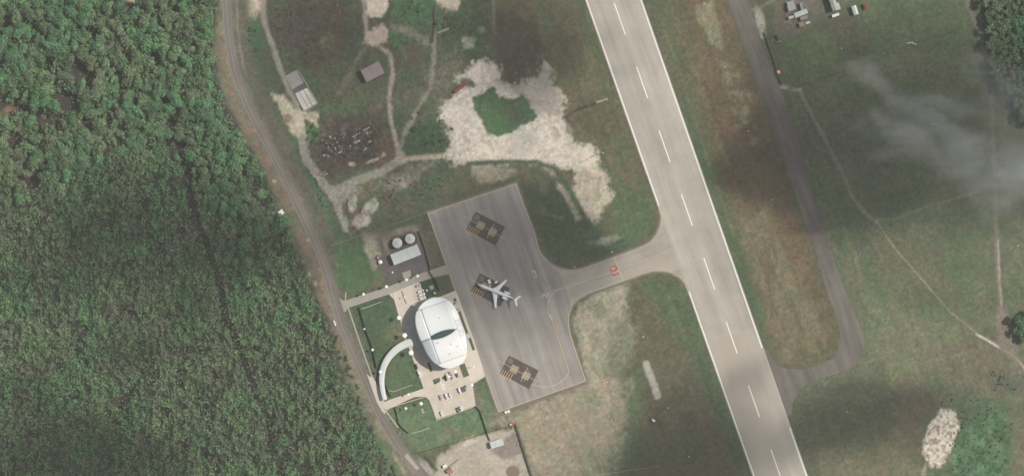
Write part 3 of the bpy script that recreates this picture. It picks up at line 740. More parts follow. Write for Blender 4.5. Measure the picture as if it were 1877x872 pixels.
def ribbon(name, pts, wd, z, m, parent=None, thick=0.0, jit=0.0, seed=0):
    r = random.Random(seed)
    l = offs(pts, wd / 2); rr = offs(pts, -wd / 2)
    if jit: l = [(a + r.uniform(-jit, jit), b) for a, b in l]; rr = [(a + r.uniform(-jit, jit), b) for a, b in rr]
    mb = MB(); n = len(pts)
    vs = [(*P(*p), z) for p in l] + [(*P(*p), z) for p in rr]
    fs = [(i, i + 1, n + i + 1, n + i) for i in range(n - 1)]
    if thick:
        vs += [(*P(*p), z - thick) for p in l] + [(*P(*p), z - thick) for p in rr]
        fs += [(2 * n + i + 1, 2 * n + i, 3 * n + i, 3 * n + i + 1) for i in range(n - 1)]
        fs += [(i + 1, i, 2 * n + i, 2 * n + i + 1) for i in range(n - 1)]
        fs += [(n + i, n + i + 1, 3 * n + i + 1, 3 * n + i) for i in range(n - 1)]
        fs += [(0, n, 3 * n, 2 * n), (2 * n - 1, n - 1, 3 * n - 1, 4 * n - 1)]
    mb.add(vs, fs)
    o = mb.build(name, m, parent)
    if o.data.polygons[0].normal.z < 0: o.data.flip_normals()
    if parent is None: struct(o)
    return o

XL = lambda v: 1075 + 0.3525 * v
XR = lambda v: 1174.5 + 0.3487 * v
runway = sheet('runway', [(XL(-700) - 3, -700), (XR(-700) + 3, -700), (XR(1600) + 3, 1600), (XL(1600) - 3, 1600)], 0.030, M_RUNWAY)
def rw_line(a, b, wd, name='edge_line'):
    return ribbon(name, [a, b], wd, 0.042, M_WHITEP, runway)
rw_line((XL(-700), -700), (XL(377), 377), 2.0)
rw_line((XL(534), 534), (XL(1600), 1600), 2.0)
rw_line((XR(-700), -700), (XR(637), 637), 2.0)
rw_line((XR(783), 783), (XR(1600), 1600), 2.0)
for k in range(-4, 13):
    v0 = 6 + 116.65 * k
    u0 = 1126 + 0.3515 * (v0 - 6)
    rw_line((u0, v0), (u0 + 0.3515 * 57.7, v0 + 57.7), 1.9, 'centre_stripe')
# patched darker slabs on the runway
M_RPATCH = mat('darker runway concrete', A(188, 180, 165), A(180, 171, 157), scale=0.05, stretch=6, ang=RWA + math.pi / 2, fine=0.06, fscale=1.5)
sheet('resurfaced_section', [(1304, 626), (1345, 613), (1376, 601), (XR(637) - 3, 637), (XR(840) - 26, 840), (XR(1500) - 26, 1500), (XL(1500) + 3, 1500), (XL(626) + 2, 626)], 0.034, M_RPATCH, runway)
sheet('worn_strip', [(1375, 640), (1392, 640), (1470, 872), (1650, 1400), (1620, 1400), (1452, 872)], 0.037, M_RUNWAY, runway)

N_TAX = spline([(945.8, 336.6), (958, 370), (970, 402), (981, 431.3), (988, 458), (1001.6, 476.5), (1018, 488.5), (1038.7, 494.5), (1061.4, 493.4), (1082, 486.8), (1125.4, 471.3), (1153.6, 461), (1184.6, 448), (1200, 434), (1208.7, 417), (1211.6, 398), (1207.5, 376)], 4)
S_TAX = spline([(1263.5, 534), (1255, 518.6), (1243, 506.5), (1226, 498.6), (1205, 496.6), (1184.6, 499.7), (1143, 515), (1095, 532), (1074.4, 540), (1057, 551), (1047, 565), (1042, 583), (1045.3, 613), (1058, 652), (1073.6, 697.6)], 4)
APR = [(784.7, 390.7)] + N_TAX
shoulder = [(781.5, 388), (946, 331)] + offs(N_TAX[1:], 4.5)[0:-1][::1]
nt4 = offs(N_TAX, -4.0); st4 = offs(S_TAX, -4.0)
sheet('apron_shoulder', [(781, 387), (948, 331)] + nt4[1:-2] + [(1222, 376), (1270, 534)] + st4[2:] + [(1078, 703), (914, 763), (910, 754)], 0.016, M_SHOULDER)
taxi = sheet('taxiway', N_TAX[13:] + [(1222, 376), (1280, 534)] + S_TAX[:41] + [(1020, 560), (1005, 548)], 0.020, M_TAXI)
nNt = N_TAX[:16]
apron = sheet('apron', [(784.7, 390.7)] + N_TAX[:22] + [(1040, 515)] + S_TAX[40:] + [(914, 754)], 0.024, M_APRON)
for pts in ([(784.7, 390.7)] + [(945.8, 336.6)], N_TAX[:22], S_TAX[40:], [(1073.6, 697.6), (914, 754)], [(914, 754), (784.7, 390.7)]):
    ribbon('border_line', pts, 1.3, 0.034, M_YELP, apron)
ribbon('border_line', N_TAX[21:], 1.0, 0.036, M_YELFAINT, taxi)
ribbon('border_line', S_TAX[:41], 1.0, 0.036, M_YELFAINT, taxi)
# lead-in lines
def lead(pts, wd=0.9, m=M_YELFAINT, par=None, z=0.040):
    return ribbon('guide_line', spline(pts, 5), wd, z, m, par or taxi)
lead([(1228, 330), (1245, 362), (1257, 385), (1260, 400), (1255, 420.5), (1243, 441), (1226, 458), (1198.4, 471), (1143, 487.6), (1137, 492)], 0.9)
lead([(1226, 459), (1246.5, 463.5), (1267, 471), (1288, 486), (1300, 505)], 0.8)
lead([(1117, 499.7), (1080, 512), (1040, 526), (1022, 531)], 1.0, M_YELP)
lead([(1022, 531), (991, 542.5), (950, 557), (925, 548)], 0.8, M_YELFAINT, apron)
lead([(1024, 530), (1010, 531), (999.5, 527), (988, 517), (981, 505), (975, 485), (966, 463), (955, 452), (938, 443), (908, 430)], 0.9, M_YELFAINT, apron)
lead([(1026, 529.5), (1016, 536), (1008, 546.7), (1004, 559), (1006, 573.5), (1012, 588)], 1.0, M_YELP, apron, 0.043)
ribbon('stop_bar', [(1012, 588), (1040, 670)], 1.5, 0.041, M_ORP, apron)
lead([(1040, 668), (1042, 680), (1037, 691.6), (1021, 703.7), (1001, 708.5), (978.7, 705), (958, 695)], 1.1, M_YELP, apron)
ribbon('stand_bar', [(1007, 575), (1012, 587)], 2.2, 0.046, M_YELP, apron)
# hold line (dashes) and red sign patch on the taxiway
for k in range(12):
    t0 = k / 12; t1 = t0 + 0.055
    a = (1125.4 + 17.6 * t0, 471.3 + 43.7 * t0); b = (1125.4 + 17.6 * t1, 471.3 + 43.7 * t1)
    ribbon('hold_line', [a, b], 2.4, 0.046, M_YELP, taxi)
DH = (0.335, 0.942); DE = (0.942, -0.335)
def loc(c, a, b):
    """pixel point a along DE and b along DH from centre c"""
    return (c[0] + DE[0] * a + DH[0] * b, c[1] + DE[1] * a + DH[1] * b)
def rect(c, a0, a1, b0, b1):
    return [loc(c, a0, b0), loc(c, a1, b0), loc(c, a1, b1), loc(c, a0, b1)]
hc = (1127, 495.5)
sheet('holding_marking', rect(hc, -7, 6, -8.5, 8.5), 0.047, M_REDP, taxi)
def glyph(c, segs, s, m, parent, z, wd=1.4, rot=0.0, name='numeral'):
    """stroke numerals painted flat: segs = polylines in a 0..1 x 0..1.6 box"""
    mb = MB()
    ca, sa = math.cos(rot), math.sin(rot)
    for k, poly in enumerate(segs):
        pts = []
        for (x, y) in poly:
            x = (x - 0.5) * s; y = (y - 0.8) * s
            pts.append((c[0] + x * ca - y * sa, c[1] + x * sa + y * ca))
        l = offs(pts, wd / 2); r = offs(pts, -wd / 2); n = len(pts)
        vs = [(*P(*p), z + 0.0015 * k) for p in l + r]
        mb.add(vs, [(i, i + 1, n + i + 1, n + i) for i in range(n - 1)])
    o = mb.build(name, m, parent)
    return o
G3 = [[(0.05, 0.2), (0.3, 0.0), (0.7, 0.0), (0.95, 0.25), (0.9, 0.55), (0.5, 0.78), (0.9, 1.0), (0.98, 1.3), (0.7, 1.58), (0.3, 1.58), (0.05, 1.35)]]
G2 = [[(0.05, 0.3), (0.25, 0.02), (0.7, 0.0), (0.95, 0.28), (0.85, 0.65), (0.3, 1.1), (0.08, 1.5), (0.98, 1.55)]]
G1n = [[(0.25, 0.25), (0.6, 0.0), (0.6, 1.6)]]
glyph((979.6, 502), G3, 7.5, M_KERB, apron, 0.048, 1.5, -0.33)
glyph((999.5, 540), G2, 7.5, M_KERB, apron, 0.050, 1.5, 1.25)
glyph((1009.8, 581), G1n, 7.5, M_YELP, apron, 0.052, 1.4, -0.33)
M_PINKP = mat('pale letter paint', (0.72, 0.55, 0.50), (0.62, 0.42, 0.38), scale=1.0, fine=0.1)
GA = [[(0, 1.6), (0.5, 0), (1, 1.6)], [(0.25, 1.0), (0.75, 1.0)]]
G0 = [[(0.5, 0), (0.1, 0.3), (0.1, 1.3), (0.5, 1.6), (0.9, 1.3), (0.9, 0.3), (0.5, 0)]]
glyph(loc(hc, -1, -4.2), GA, 5.2, M_PINKP, taxi, 0.053, 1.6, math.pi / 2 + 0.34 - 0.68, 'letter')
glyph(loc(hc, -2.6, 3.4), G2, 3.6, M_PINKP, taxi, 0.053, 1.4, math.pi / 2 - 0.34, 'numeral')
glyph(loc(hc, 3.0, 3.4), G0, 3.6, M_PINKP, taxi, 0.053, 1.4, math.pi / 2 - 0.34, 'numeral')

# parking stands: dark pad, buff squares and stripes
def stand(c0, full=True, var=0):
    ux = Vector((0.889, 0.457 - 0.01)); ux.normalize(); uy = Vector((-0.46, 0.888)); uy.normalize()
    q = lambda a, b: (c0[0] + ux.x * a + uy.x * b, c0[1] + ux.y * a + uy.y * b)
    pad = sheet('stand_pad', [q(0, 0), q(61, 0), q(61, 38.5), q(0, 37)], 0.044, M_PADDARK, apron)
    sheet('stand_square', [q(13, 11), q(27, 11), q(27, 25), q(13, 25)], 0.054, M_PADLIGHT, apron)
    sheet('stand_square', [q(38, 12), q(52, 12), q(52, 26), q(38, 26)], 0.054, M_PADLIGHT, apron)
    for k in range(5):
        a = 3.5 + k * 4.6
        ribbon('stand_stripe', [q(a, 27), q(a - 0.6, 43 - (k % 2) * 3)], 1.25, 0.057, M_ORP, apron)
    for k in range(4):
        ribbon('stand_stripe', [q(4 + k * 2.2, 3), q(4 + k * 2.2, 13)], 0.6, 0.057, M_YELFAINT, apron)
    ribbon('stand_line', [q(-14, 17), q(70, 19.5)], 0.8, 0.060, M_YELP, apron)
    ribbon('stand_line', [q(41, 4), q(41, 33)], 1.0, 0.058, M_YELP, apron)
    if var != 1: ribbon('stand_line', [q(46, 6), q(46, 31)], 0.7, 0.059, M_YELFAINT, apron)
    for k in range(3):
        ribbon('stand_line', [q(9 + k * 3.4, -9 + k), q(14 + k * 3.4, -2)], 0.6, 0.056, M_YELFAINT, apron)
stand((871.5, 388), var=0); stand((880, 500.5), var=1); stand((933, 651), var=2)

# main road
road = ribbon('road', ROAD, 16.5, 0.030, M_ASPH)
R2 = ROAD
ribbon('centre_line', offs(R2, 0.3), 0.8, 0.038, M_ROADL, road)
ribbon('side_line', offs(R2, 7.0), 0.9, 0.036, M_ROADL, road)
ribbon('worn_patch', ROAD[96:100], 7, 0.040, M_PATH, road)
# old asphalt strip on the east
OL_ = spline([(1232, -290), (1300, -90), (1332, 0), (1367, 100), (1398, 180), (1421, 250), (1450, 330), (1472, 400), (1494, 457), (1516, 533), (1531, 573), (1541, 609), (1532, 649), (1510, 664), (1480, 674), (1450, 676), (1426, 669), (1406, 639)], 6)
OR_ = spline([(1452, 760), (1453, 738), (1467, 714), (1492, 698), (1527, 686), (1560, 674), (1579, 652), (1584, 620), (1572, 585), (1549, 533), (1524, 462), (1502, 400), (1482, 330), (1460, 250), (1432, 170), (1405, 100), (1370, 0), (1338, -90), (1270, -290)], 6)
rj = random.Random(4)
wob = lambda L_: [(u + rj.uniform(-.9, .9), v + rj.uniform(-.9, .9)) for u, v in L_]
sheet('old_asphalt_strip', wob(OL_) + [(XR(636) + 3, 636), (XR(762) + 3, 762)] + wob(OR_), 0.014, M_OLDASPH)

# roads and paving round the terminal
sheet('access_road', [(622, 546), (630, 551), (637, 549.5), (709, 526.8), (780, 498.3), (816, 485.4), (823, 502), (796, 508), (768, 517), (742, 527), (715, 537.5), (638, 563), (634, 570), (631, 572)], 0.034, M_PAVEG)
sheet('gate_apron', [(737, 500), (752.5, 494.5), (754, 508.5), (741.5, 513.5)], 0.036, M_PAVEG)
sheet('forecourt', [(712, 538), (768, 516.5), (784, 552), (836, 532), (839, 541), (850, 580), (889, 690), (862, 706), (845, 706), (792, 722), (780, 722), (757, 655), (741, 617), (735, 590), (722, 548), (715, 541)], 0.027, M_PAVE)
sheet('car_park', [(792, 722), (865, 697), (872, 742.6), (803, 767), (799, 765), (787, 733), (780, 726), (760, 727), (723.3, 743.7), (708, 750), (704, 757), (700, 753), (690, 735), (672, 684), (678, 690), (683, 690), (700, 722), (704, 737), (720.5, 730), (780, 710.6), (776, 700), (792, 700)], 0.031, M_PAVE)
sheet('plaza', [(836, 533), (842, 548), (868, 620), (889, 689), (862, 700), (846, 660), (858, 640), (850, 590), (838, 548)], 0.036, M_PLAZA)
sheet('entrance_plaza', [(752, 560), (768, 552), (765, 600), (775, 640), (790, 668), (770, 640), (752, 620), (741, 612), (752, 600)], 0.033, M_PLAZA)
def kerb(pts, wd=1.0, h=0.14, m=M_KERB, name='kerb'):
    return ribbon(name, spline(pts, 3) if len(pts) > 2 else pts, wd, h, m, None, h)
kerb([(683, 690), (700, 722), (704, 737)], 0.9)
kerb([(704, 737), (720.5, 730.3), (778, 711.2), (780.5, 706), (779, 700), (770, 693), (766, 682), (756, 655)], 0.9)
kerb([(704, 758), (710, 750.5), (723.3, 744), (778, 727.5), (786, 730), (790, 738), (800, 766), (806, 767.5), (872, 743.5)], 1.1)
kerb([(872, 743.5), (865, 722), (860, 704), (884, 691), (889, 689)], 1.1)
kerb([(801, 720), (830, 710), (862, 699)], 2.4)
kerb([(638, 563.6), (715, 538), (720, 541), (734, 590), (740, 614)], 0.8, 0.13, M_PATH)
kerb([(637, 549), (709, 526.2), (780, 497.7)], 0.6, 0.13, M_PATH)
ribbon('footpath', [(638, 563), (660, 628), (682, 690)], 2.4, 0.05, M_PATH, None, 0.05)
ribbon('footpath', [(704, 748), (730, 783)], 2.6, 0.05, M_PATH, None, 0.05)
ribbon('footpath', [(634, 535), (633, 550)], 2.0, 0.05, M_PATH, None, 0.05)
ribbon('footpath', spline([(713, 714.5), (722, 717), (735, 712), (756, 705)], 4), 1.3, 0.05, M_PATH, None, 0.05)
ribbon('footpath', [(755, 793.5), (772, 789), (788, 783.5)], 1.6, 0.05, M_PATH, None, 0.05)
ribbon('footpath', [(662, 566), (680, 560), (700, 552)], 1.3, 0.05, M_PATH, None, 0.05)
for k in range(6):
    ribbon('crossing_stripe', [loc((812, 704), -4.5 - k * 0.0, k * 2.4), loc((812, 704), 2.5, k * 2.4)], 1.0, 0.046, M_WHITEP)
# parking bay lines
for k in range(9):
    ribbon('bay_line', [loc((804, 726), k * 7.6, 0), loc((804, 726), k * 7.6, 9)], 0.35, 0.044, M_KERB)
    ribbon('bay_line', [loc((803, 752), k * 7.6, 2), loc((803, 752), k * 7.6, 11)], 0.35, 0.044, M_KERB)
M_BEDSHADE = mat('bed soil and shade tone', A(112, 118, 88), A(88, 98, 70), scale=0.6, fine=0.35, fscale=1.8)
def bed(pts): slab('planting_bed_and_shade', pts, 0.0, 0.16, M_BEDSHADE)['kind'] = 'structure'
for r in (rect((828.5, 551), -6, 8, -3, 3), rect((835, 562), -2, 2, -10, 6), rect((849, 590), -2.2, 2.2, -21, 22), rect((864, 628), -2.5, 2.5, -12, 14), rect((852, 680), -6, 5, -14, 10), rect((801, 697), -7, 6, -4, 4.5), rect((788, 672), -2.5, 2.5, -9, 9), rect((740.5, 545), -0.8, 0.8, -13, 13)):  # one slab southwest of the terminal paints in a corner pillar's shadow
    bed(r)
M_YARDP = sheet('tank_yard_paving', [(692, 438), (700, 436), (708, 470), (718, 468), (770, 448), (788, 488), (745, 503), (715, 512), (706, 500), (690, 480), (690, 472), (703, 470), (697, 452)], 0.014, M_YARD)

# ------------------------------------------------------------------ terminal building
EA = math.radians(19.6)
TC = (809.3, 611.7)
tx, ty = P(*TC)
term = empty('airport_terminal', 'large white oval-roofed airport terminal with a dark lens-shaped skylight between two curved roof shells', 'airport terminal', (tx, ty, 0), 0)
def st(s, t, z):      # s along DH, t along DE in pixels -> local metres
    du = DE[0] * t + DH[0] * s; dv = DE[1] * t + DH[1] * s
    return (du * S, -dv * S, z)
OUT = [(800.5, 543.8), (812, 545), (822, 549), (832, 558), (839, 570), (846, 590), (852.6, 606), (855.8, 622), (857, 640), (855, 651), (850, 661), (842.8, 667.5), (832, 672.5), (822.6, 673.2), (812, 671.8), (804, 668.5), (794, 661), (786, 651), (780, 641), (775, 631), (769.5, 619), (765, 605), (762.2, 592), (762, 580), (764, 571), (768.5, 562.5), (774, 556), (780.4, 551), (790, 545.8)]
OUTS = spline(OUT, 4, True)
OST = []
for (u, v) in OUTS:
    du = u - TC[0]; dv = v - TC[1]
    OST.append((du * DH[0] + dv * DH[1], du * DE[0] + dv * DE[1]))
smin = min(a for a, b in OST); smax = max(a for a, b in OST)
def trange(s):
    ts = []
    n = len(OST)
    for i in range(n):
        a = OST[i]; b = OST[(i + 1) % n]
        if (a[0] - s) * (b[0] - s) <= 0 and a[0] != b[0]:
            ts.append(a[1] + (b[1] - a[1]) * (s - a[0]) / (b[0] - a[0]))
    return (min(ts), max(ts)) if ts else (0, 0)
def zroof(s, t):
    t0, t1 = trange(max(smin + 0.3, min(smax - 0.3, s)))
    if s < 0:
        x = (s + 56) / 56.0
    else:
        x = (49.5 - s) / 49.5
    if x >= 0: h = 11.0 + 5.5 * max(0, math.sin(math.pi * min(1, 0.12 + 0.80 * x))) ** 0.9
    else: h = 11.0 + 5.5 * math.sin(math.pi * 0.12) ** 0.9 + x * 6.5
    if t < -20: h -= ((-20 - t) / 18.0) ** 1.3 * (1.0 if s < 0 else 2.6)
    if t > 31: h -= ((t - 31) / 12.0) ** 1.2 * 2.2
    h -= ((t - 5) / 40.0) ** 2 * 1.2
    return h
LC = lambda t: 5.6 * math.sqrt(max(0.0, 1 - ((t - 0.5) / 26.5) ** 2)) ** 1.6 if abs(t - 0.5) < 26.5 else 0
def shell(name, m, sfun0, sfun1, tl, tr, ns=26, ntt=16):
    """roof piece between s-curves (functions of t) and t-limits (functions of s range)"""
    mb = MB(); rows = []
    for i in range(ntt + 1):
        k = i / ntt
        row = []
        for j in range(ns + 1):
            q = j / ns
            # iterate: s depends on t near the lens, t range depends on s
            s = sfun0(0) + (sfun1(0) - sfun0(0)) * q
            for _ in range(4):
                a, b = trange(max(smin + 0.15, min(smax - 0.15, s)))
                a2 = max(a, tl) if tl is not None else a
                b2 = min(b, tr) if tr is not None else b
                a2 = min(a2, b); b2 = max(b2, a); 
                if b2 < a2: b2 = a2
                t = a2 + (b2 - a2) * k
                s = sfun0(t) + (sfun1(t) - sfun0(t)) * q
            row.append(st(s, t, zroof(s, t)))
        rows.append(row)
    vs = []; fs = []
    for r in rows: vs += r
    n = ns + 1
    for i in range(ntt):
        for j in range(ns):
            fs.append((i * n + j, (i + 1) * n + j, (i + 1) * n + j + 1, i * n + j + 1))
    mb.add(vs, fs)
    o = mb.build(name, m, term, True)
    if sum(p.normal.z for p in o.data.polygons) < 0: o.data.flip_normals()
    md = o.modifiers.new('thickness', 'SOLIDIFY'); md.thickness = 0.35; md.offset = -1
    return o
c_ = lambda v: (lambda t: v)
shell('roof_shell', M_ROOFW, c_(-55.8), lambda t: -0.12 - LC(t), -20, 31)
shell('roof_shell', M_ROOFB, lambda t: 0.12 + LC(t), c_(49.4), -20, 31)
shell('roof_side', M_ROOFB, c_(-55.7), c_(-0.12), None, -20.0, 20, 8)
shell('roof_side', M_ROOFG, c_(0.12), c_(49.4), None, -20.0, 20, 8)  # greyer tone paints in the shade of this west-tilted strip
shell('roof_side', M_ROOFB, c_(-55.7), c_(-14), 31.0, None, 14, 6)
shell('roof_side', M_ROOFG, c_(-14), c_(49.3), 31.0, None, 20, 6)
shell('roof_end', M_ROOFW, c_(smin + 0.2), c_(-55.95), None, None, 8, 20)
shell('roof_end', M_ROOFB, c_(49.55), c_(smax - 0.2), None, None, 8, 20)
for s_ in (-46, -37, -28, -19, -10, 10, 19, 28, 37, 46):
    a_, b_ = trange(s_); mb = MB(); pts_ = []
    for k in range(15):
        t = a_ + 1 + (b_ - a_ - 2) * k / 14
        if abs(s_) < LC(t) + 1: continue
        pts_.append((s_, t))
    vs = []; 
    for (q_, t) in pts_:
        z = zroof(q_, t); vs += [st(q_ - .12, t, z + .01), st(q_ + .12, t, z + .01), st(q_ + .12, t, z + .12), st(q_ - .12, t, z + .12)]
    fs = []
    for k in range(len(pts_) - 1):
        for j in range(4): j2 = (j + 1) % 4; fs.append((k * 4 + j, k * 4 + j2, k * 4 + 4 + j2, k * 4 + 4 + j))
    mb.add(vs, fs).build('roof_seam', M_ROOFG, term)
for (s_, t_) in ((22, 12), (30, 22), (-30, 8), (12, -10), (38, 4)):
    x_, y_, _z = st(s_, t_, 0); z_ = zroof(s_, t_)
    MB().box(x_ - .5, x_ + .5, y_ - .4, y_ + .4, z_ - .2, z_ + .6, .08).build('roof_vent', M_CANOPYG, term)
# skylight lens
mb = MB(); n = 30; vs = []
for i in range(n + 1):
    t = -25.8 + 52.4 * i / n
    l = LC(t) + 0.1
    zb = zroof(-0.5, t) - 0.5
    vs += [st(-l, t, zb), st(0, t, zb + 0.9 * l / 5.6), st(l, t, zb)]
fs = []
for i in range(n):
    for q in (0, 1): fs.append((i * 3 + q, (i + 1) * 3 + q, (i + 1) * 3 + q + 1, i * 3 + q + 1))
mb.add(vs, fs); skyl = mb.build('skylight', M_GLASS, term)
if skyl.data.polygons[0].normal.z < 0: skyl.data.flip_normals()
# walls
mb = MB(); ring0 = []; ring1 = []
for (s, t) in OST[::2]:
    a = s * 0.88; b = t * 0.86 + 0.5
    ring0.append(st(a, b, 0)); ring1.append(st(a, b, zroof(a, b) - 0.6))
mb.loft([ring0, ring1], cap=False)
wl = mb.build('wall', M_WALL, term)
mb = MB(); r0 = []; r1 = []
for (s, t) in OST[::2]:
    a = s * 0.884; b = t * 0.864 + 0.5
    r0.append(st(a, b, 0.9)); r1.append(st(a, b, 4.6))
mb.loft([r0, r1], cap=False); mb.build('glazing', M_GLASS, term)
# lower ring canopy on the landward side
mb = MB(); k0 = [i for i, (u, v) in enumerate(OUTS)]
inner = []; outer = []
seq = [OST[i % len(OST)] for i in range(56, 116)]
for i, (s, t) in enumerate(seq):
    q = math.sin(math.pi * i / (len(seq) - 1)) ** 0.7
    inner.append((s * 0.93, t * 0.93)); outer.append((s * (1 + 0.02 * q), t - 3.4 * q))
nn = len(seq)
vs = [st(s, t, 4.9) for s, t in inner] + [st(s, t, 4.5) for s, t in outer] + [st(s, t, 4.6) for s, t in inner] + [st(s, t, 4.2) for s, t in outer]
fs = []
for i in range(nn - 1):
    fs += [(i, nn + i, nn + i + 1, i + 1), (2 * nn + i, 2 * nn + i + 1, 3 * nn + i + 1, 3 * nn + i), (nn + i, 3 * nn + i, 3 * nn + i + 1, nn + i + 1)]
mb.add(vs, fs); mb.build('lower_canopy', M_CANOPYG, term)
for (a, b, c, d) in ((27, 38, -53, -48), ):
    pass
# boarding porches on the apron side
for (c, a0, a1, b0, b1) in (((839, 560), -7, 6, -4.5, 4.5), ((859, 614.5), -9, 6, -4.5, 4.5)):
    mb = MB(); pts = [P(*p) for p in rect(c, a0, a1, b0, b1)]
    pts = [(x - tx, y - ty) for x, y in pts]
    if sum(pts[i][0] * pts[(i + 1) % 4][1] - pts[(i + 1) % 4][0] * pts[i][1] for i in range(4)) < 0: pts = pts[::-1]
    mb.prism(pts, 3.0, 3.4)
    cx = sum(p[0] for p in pts) / 4; cy = sum(p[1] for p in pts) / 4
    po = mb.build('porch', M_CANOPYG, term)
    for (x, y) in pts: MB().box(cx + (x - cx) * 0.85 - 0.12, cx + (x - cx) * 0.85 + 0.12, cy + (y - cy) * 0.85 - 0.12, cy + (y - cy) * 0.85 + 0.12, 0, 2.99).build('column', M_POLE, po)
# lower flat roofs showing either end
for r_, m_ in ((rect((826, 553), -8, 6, -6, 4), M_CANOPYG), (rect((851, 651), -12, 8, -16, 4), M_PLAZA), (rect((768, 560), -9, 12, -5, 6), M_CANOPYG)):
    pts = [P(*p) for p in r_]; pts = [(x - tx, y - ty) for x, y in pts][::-1]
    MB().prism(pts, 3.6, 4.0).build('flat_roof', m_, term)

# curved covered walkway
CW = spline([(756, 626), (747, 628.5), (737, 633), (727, 639.5), (718, 648), (710.6, 657.5), (705, 668), (702, 677), (700.2, 690), (700, 700), (701.4, 713), (703, 722), (706, 732)], 5)
bx, by = P(706, 672)
wk = empty('covered_walkway', 'long curved pale canopy walkway sweeping from the terminal entrance down to the road', 'covered walkway', (bx, by, 0))
l = []; r = []
for i, p in enumerate(CW):
    q = i / (len(CW) - 1); wd = 15 - 7 * q
    l.append(offs(CW, wd / 2)[i]); r.append(offs(CW, -wd / 2)[i])
def band(l, r, z0, z1, arch=0.0):
    mb = MB(); n = len(l); rows = 6; vs = []
    for (zz, sg) in ((z1, 1), (z0, 1)):
        for k in range(rows + 1):
            f = k / rows
            for i in range(n):
                x0, y0 = P(*l[i]); x1, y1 = P(*r[i])
                vs.append((x0 + (x1 - x0) * f - bx, y0 + (y1 - y0) * f - by, zz + arch * (1 - (2 * f - 1) ** 2)))
    fs = []
    T = (rows + 1) * n
    for k in range(rows):
        for i in range(n - 1):
            a = k * n + i
            fs.append((a, a + 1, a + n + 1, a + n)); fs.append((T + a, T + a + n, T + a + n + 1, T + a + 1))
    for i in range(n - 1):
        fs.append((i, T + i, T + i + 1, i + 1)); b = rows * n + i; fs.append((b, b + 1, T + b + 1, T + b))
    for k in range(rows):
        a = k * n; fs.append((a, a + n, T + a + n, T + a)); a = k * n + n - 1; fs.append((a, T + a, T + a + n, a + n))
    return mb.add(vs, fs)
cm = mat('white walkway sheet', A(226, 231, 227), A(214, 220, 217), scale=0.1, fine=0.03, rough=0.5)
band(l, r, 3.1, 3.3, 0.3).build('canopy', cm, wk, True)
mb = MB()
for i in range(2, len(CW) - 1, 5):
    for p in (l[i], r[i]):
        x, y = P(*p); cx, cy = P(*CW[i]); x = cx + (x - cx) * 0.8; y = cy + (y - cy) * 0.8
        MB().cyl(x - bx, y - by, 0, 3.15, 0.11).build('column', M_POLE, wk)
ribbon('footpath', CW, 8.5, 0.052, M_PATH, None, 0.052)

# ------------------------------------------------------------------ generic buildings
def building(name, label, cat, c, Lp, Wp, h, roof, ang=EA, wall=M_WALL, kind='gable', rise=0.8, over=0.35, group=None, nwin=3, door=True):
    """Lp, Wp in pixels along/across; local x runs along the length"""
    x, y = P(*c); L_ = Lp * S / 2; W_ = Wp * S / 2
    root = empty(name, label, cat, (x, y, 0), ang, group)
    i = over
    MB().box(-L_ + i, L_ - i, -W_ + i, W_ - i, 0, h).build('wall', wall, root)
    mb = MB()
    if kind == 'gable':
        z0 = h + 0.02
        vs = []
        for xx in (-L_, L_):
            vs += [(xx, -W_, z0), (xx, 0, z0 + rise), (xx, W_, z0), (xx, -W_, z0 + 0.14), (xx, 0, z0 + rise + 0.14), (xx, W_, z0 + 0.14)]
        fs = [(0, 1, 4, 3), (1, 2, 5, 4), (9, 10, 7, 6), (10, 11, 8, 7), (3, 4, 10, 9), (4, 5, 11, 10), (0, 6, 7, 1), (1, 7, 8, 2), (0, 3, 9, 6), (2, 8, 11, 5)]
        mb.add(vs, fs)
        r = mb.build('roof', roof, root)
        e = i
        for xx in (-L_ + e, L_ - e):
            MB().add([(xx, -W_ + e, h), (xx, 0, h + rise * (1 - e / W_ * 0.2)), (xx, W_ - e, h)], [(0, 1, 2)]).build('gable', wall, root)
        ridge = MB().box(-L_, L_, -0.12, 0.12, z0 + rise + 0.10, z0 + rise + 0.20)
        ridge.build('ridge_cap', roof, r)
    elif kind == 'mono':
        vs = []
        for xx in (-L_, L_):
            vs += [(xx, -W_, h + 0.02), (xx, W_, h + 0.02 + rise), (xx, W_, h + 0.18 + rise), (xx, -W_, h + 0.18)]
        mb.add(vs, [(0, 1, 2, 3), (7, 6, 5, 4), (3, 2, 6, 7), (0, 4, 5, 1), (0, 3, 7, 4), (1, 5, 6, 2)])
        r = mb.build('roof', roof, root)
        w_ = W_ - i
        g = MB().add([(-L_ + i, w_, h), (L_ - i, w_, h), (L_ - i, w_, h + rise * 0.93), (-L_ + i, w_, h + rise * 0.93)], [(0, 1, 2, 3)])
        g.build('upper_wall', wall, root)
    else:
        mb.box(-L_, L_, -W_, W_, h + 0.01, h + 0.3, 0.05); r = mb.build('roof', roof, root)
    if door:
        d = MB().box(-0.5, 0.5, -W_ + i - 0.05, -W_ + i + 0.02, 0, min(2.0, h * 0.85)).build('door', M_WALLBR, root)
        MB().box(0.32, 0.40, -W_ + i - 0.10, -W_ + i - 0.051, 0.95, 1.05).build('handle', M_POLE, d)
    for k in range(nwin):
        xx = -L_ + i + (2 * (L_ - i)) * (k + 0.5) / nwin
        if h > 2:
            wv = MB().box(xx - 0.45, xx + 0.45, W_ - i - 0.01, W_ - i + 0.05, 1.1, min(1.9, h - 0.2)).build('window', M_GLASS, root)
            MB().box(xx - 0.55, xx + 0.55, W_ - i + 0.0, W_ - i + 0.10, 1.0, 1.08).build('sill', M_WALL, wv)
    return root

building('pump_house', 'long white roofed service building beside the two round tanks', 'service building', (744, 466.5), 53, 20.5, 4.2, M_SHEETW, EA + 0.03, kind='gable', rise=0.5, nwin=5)
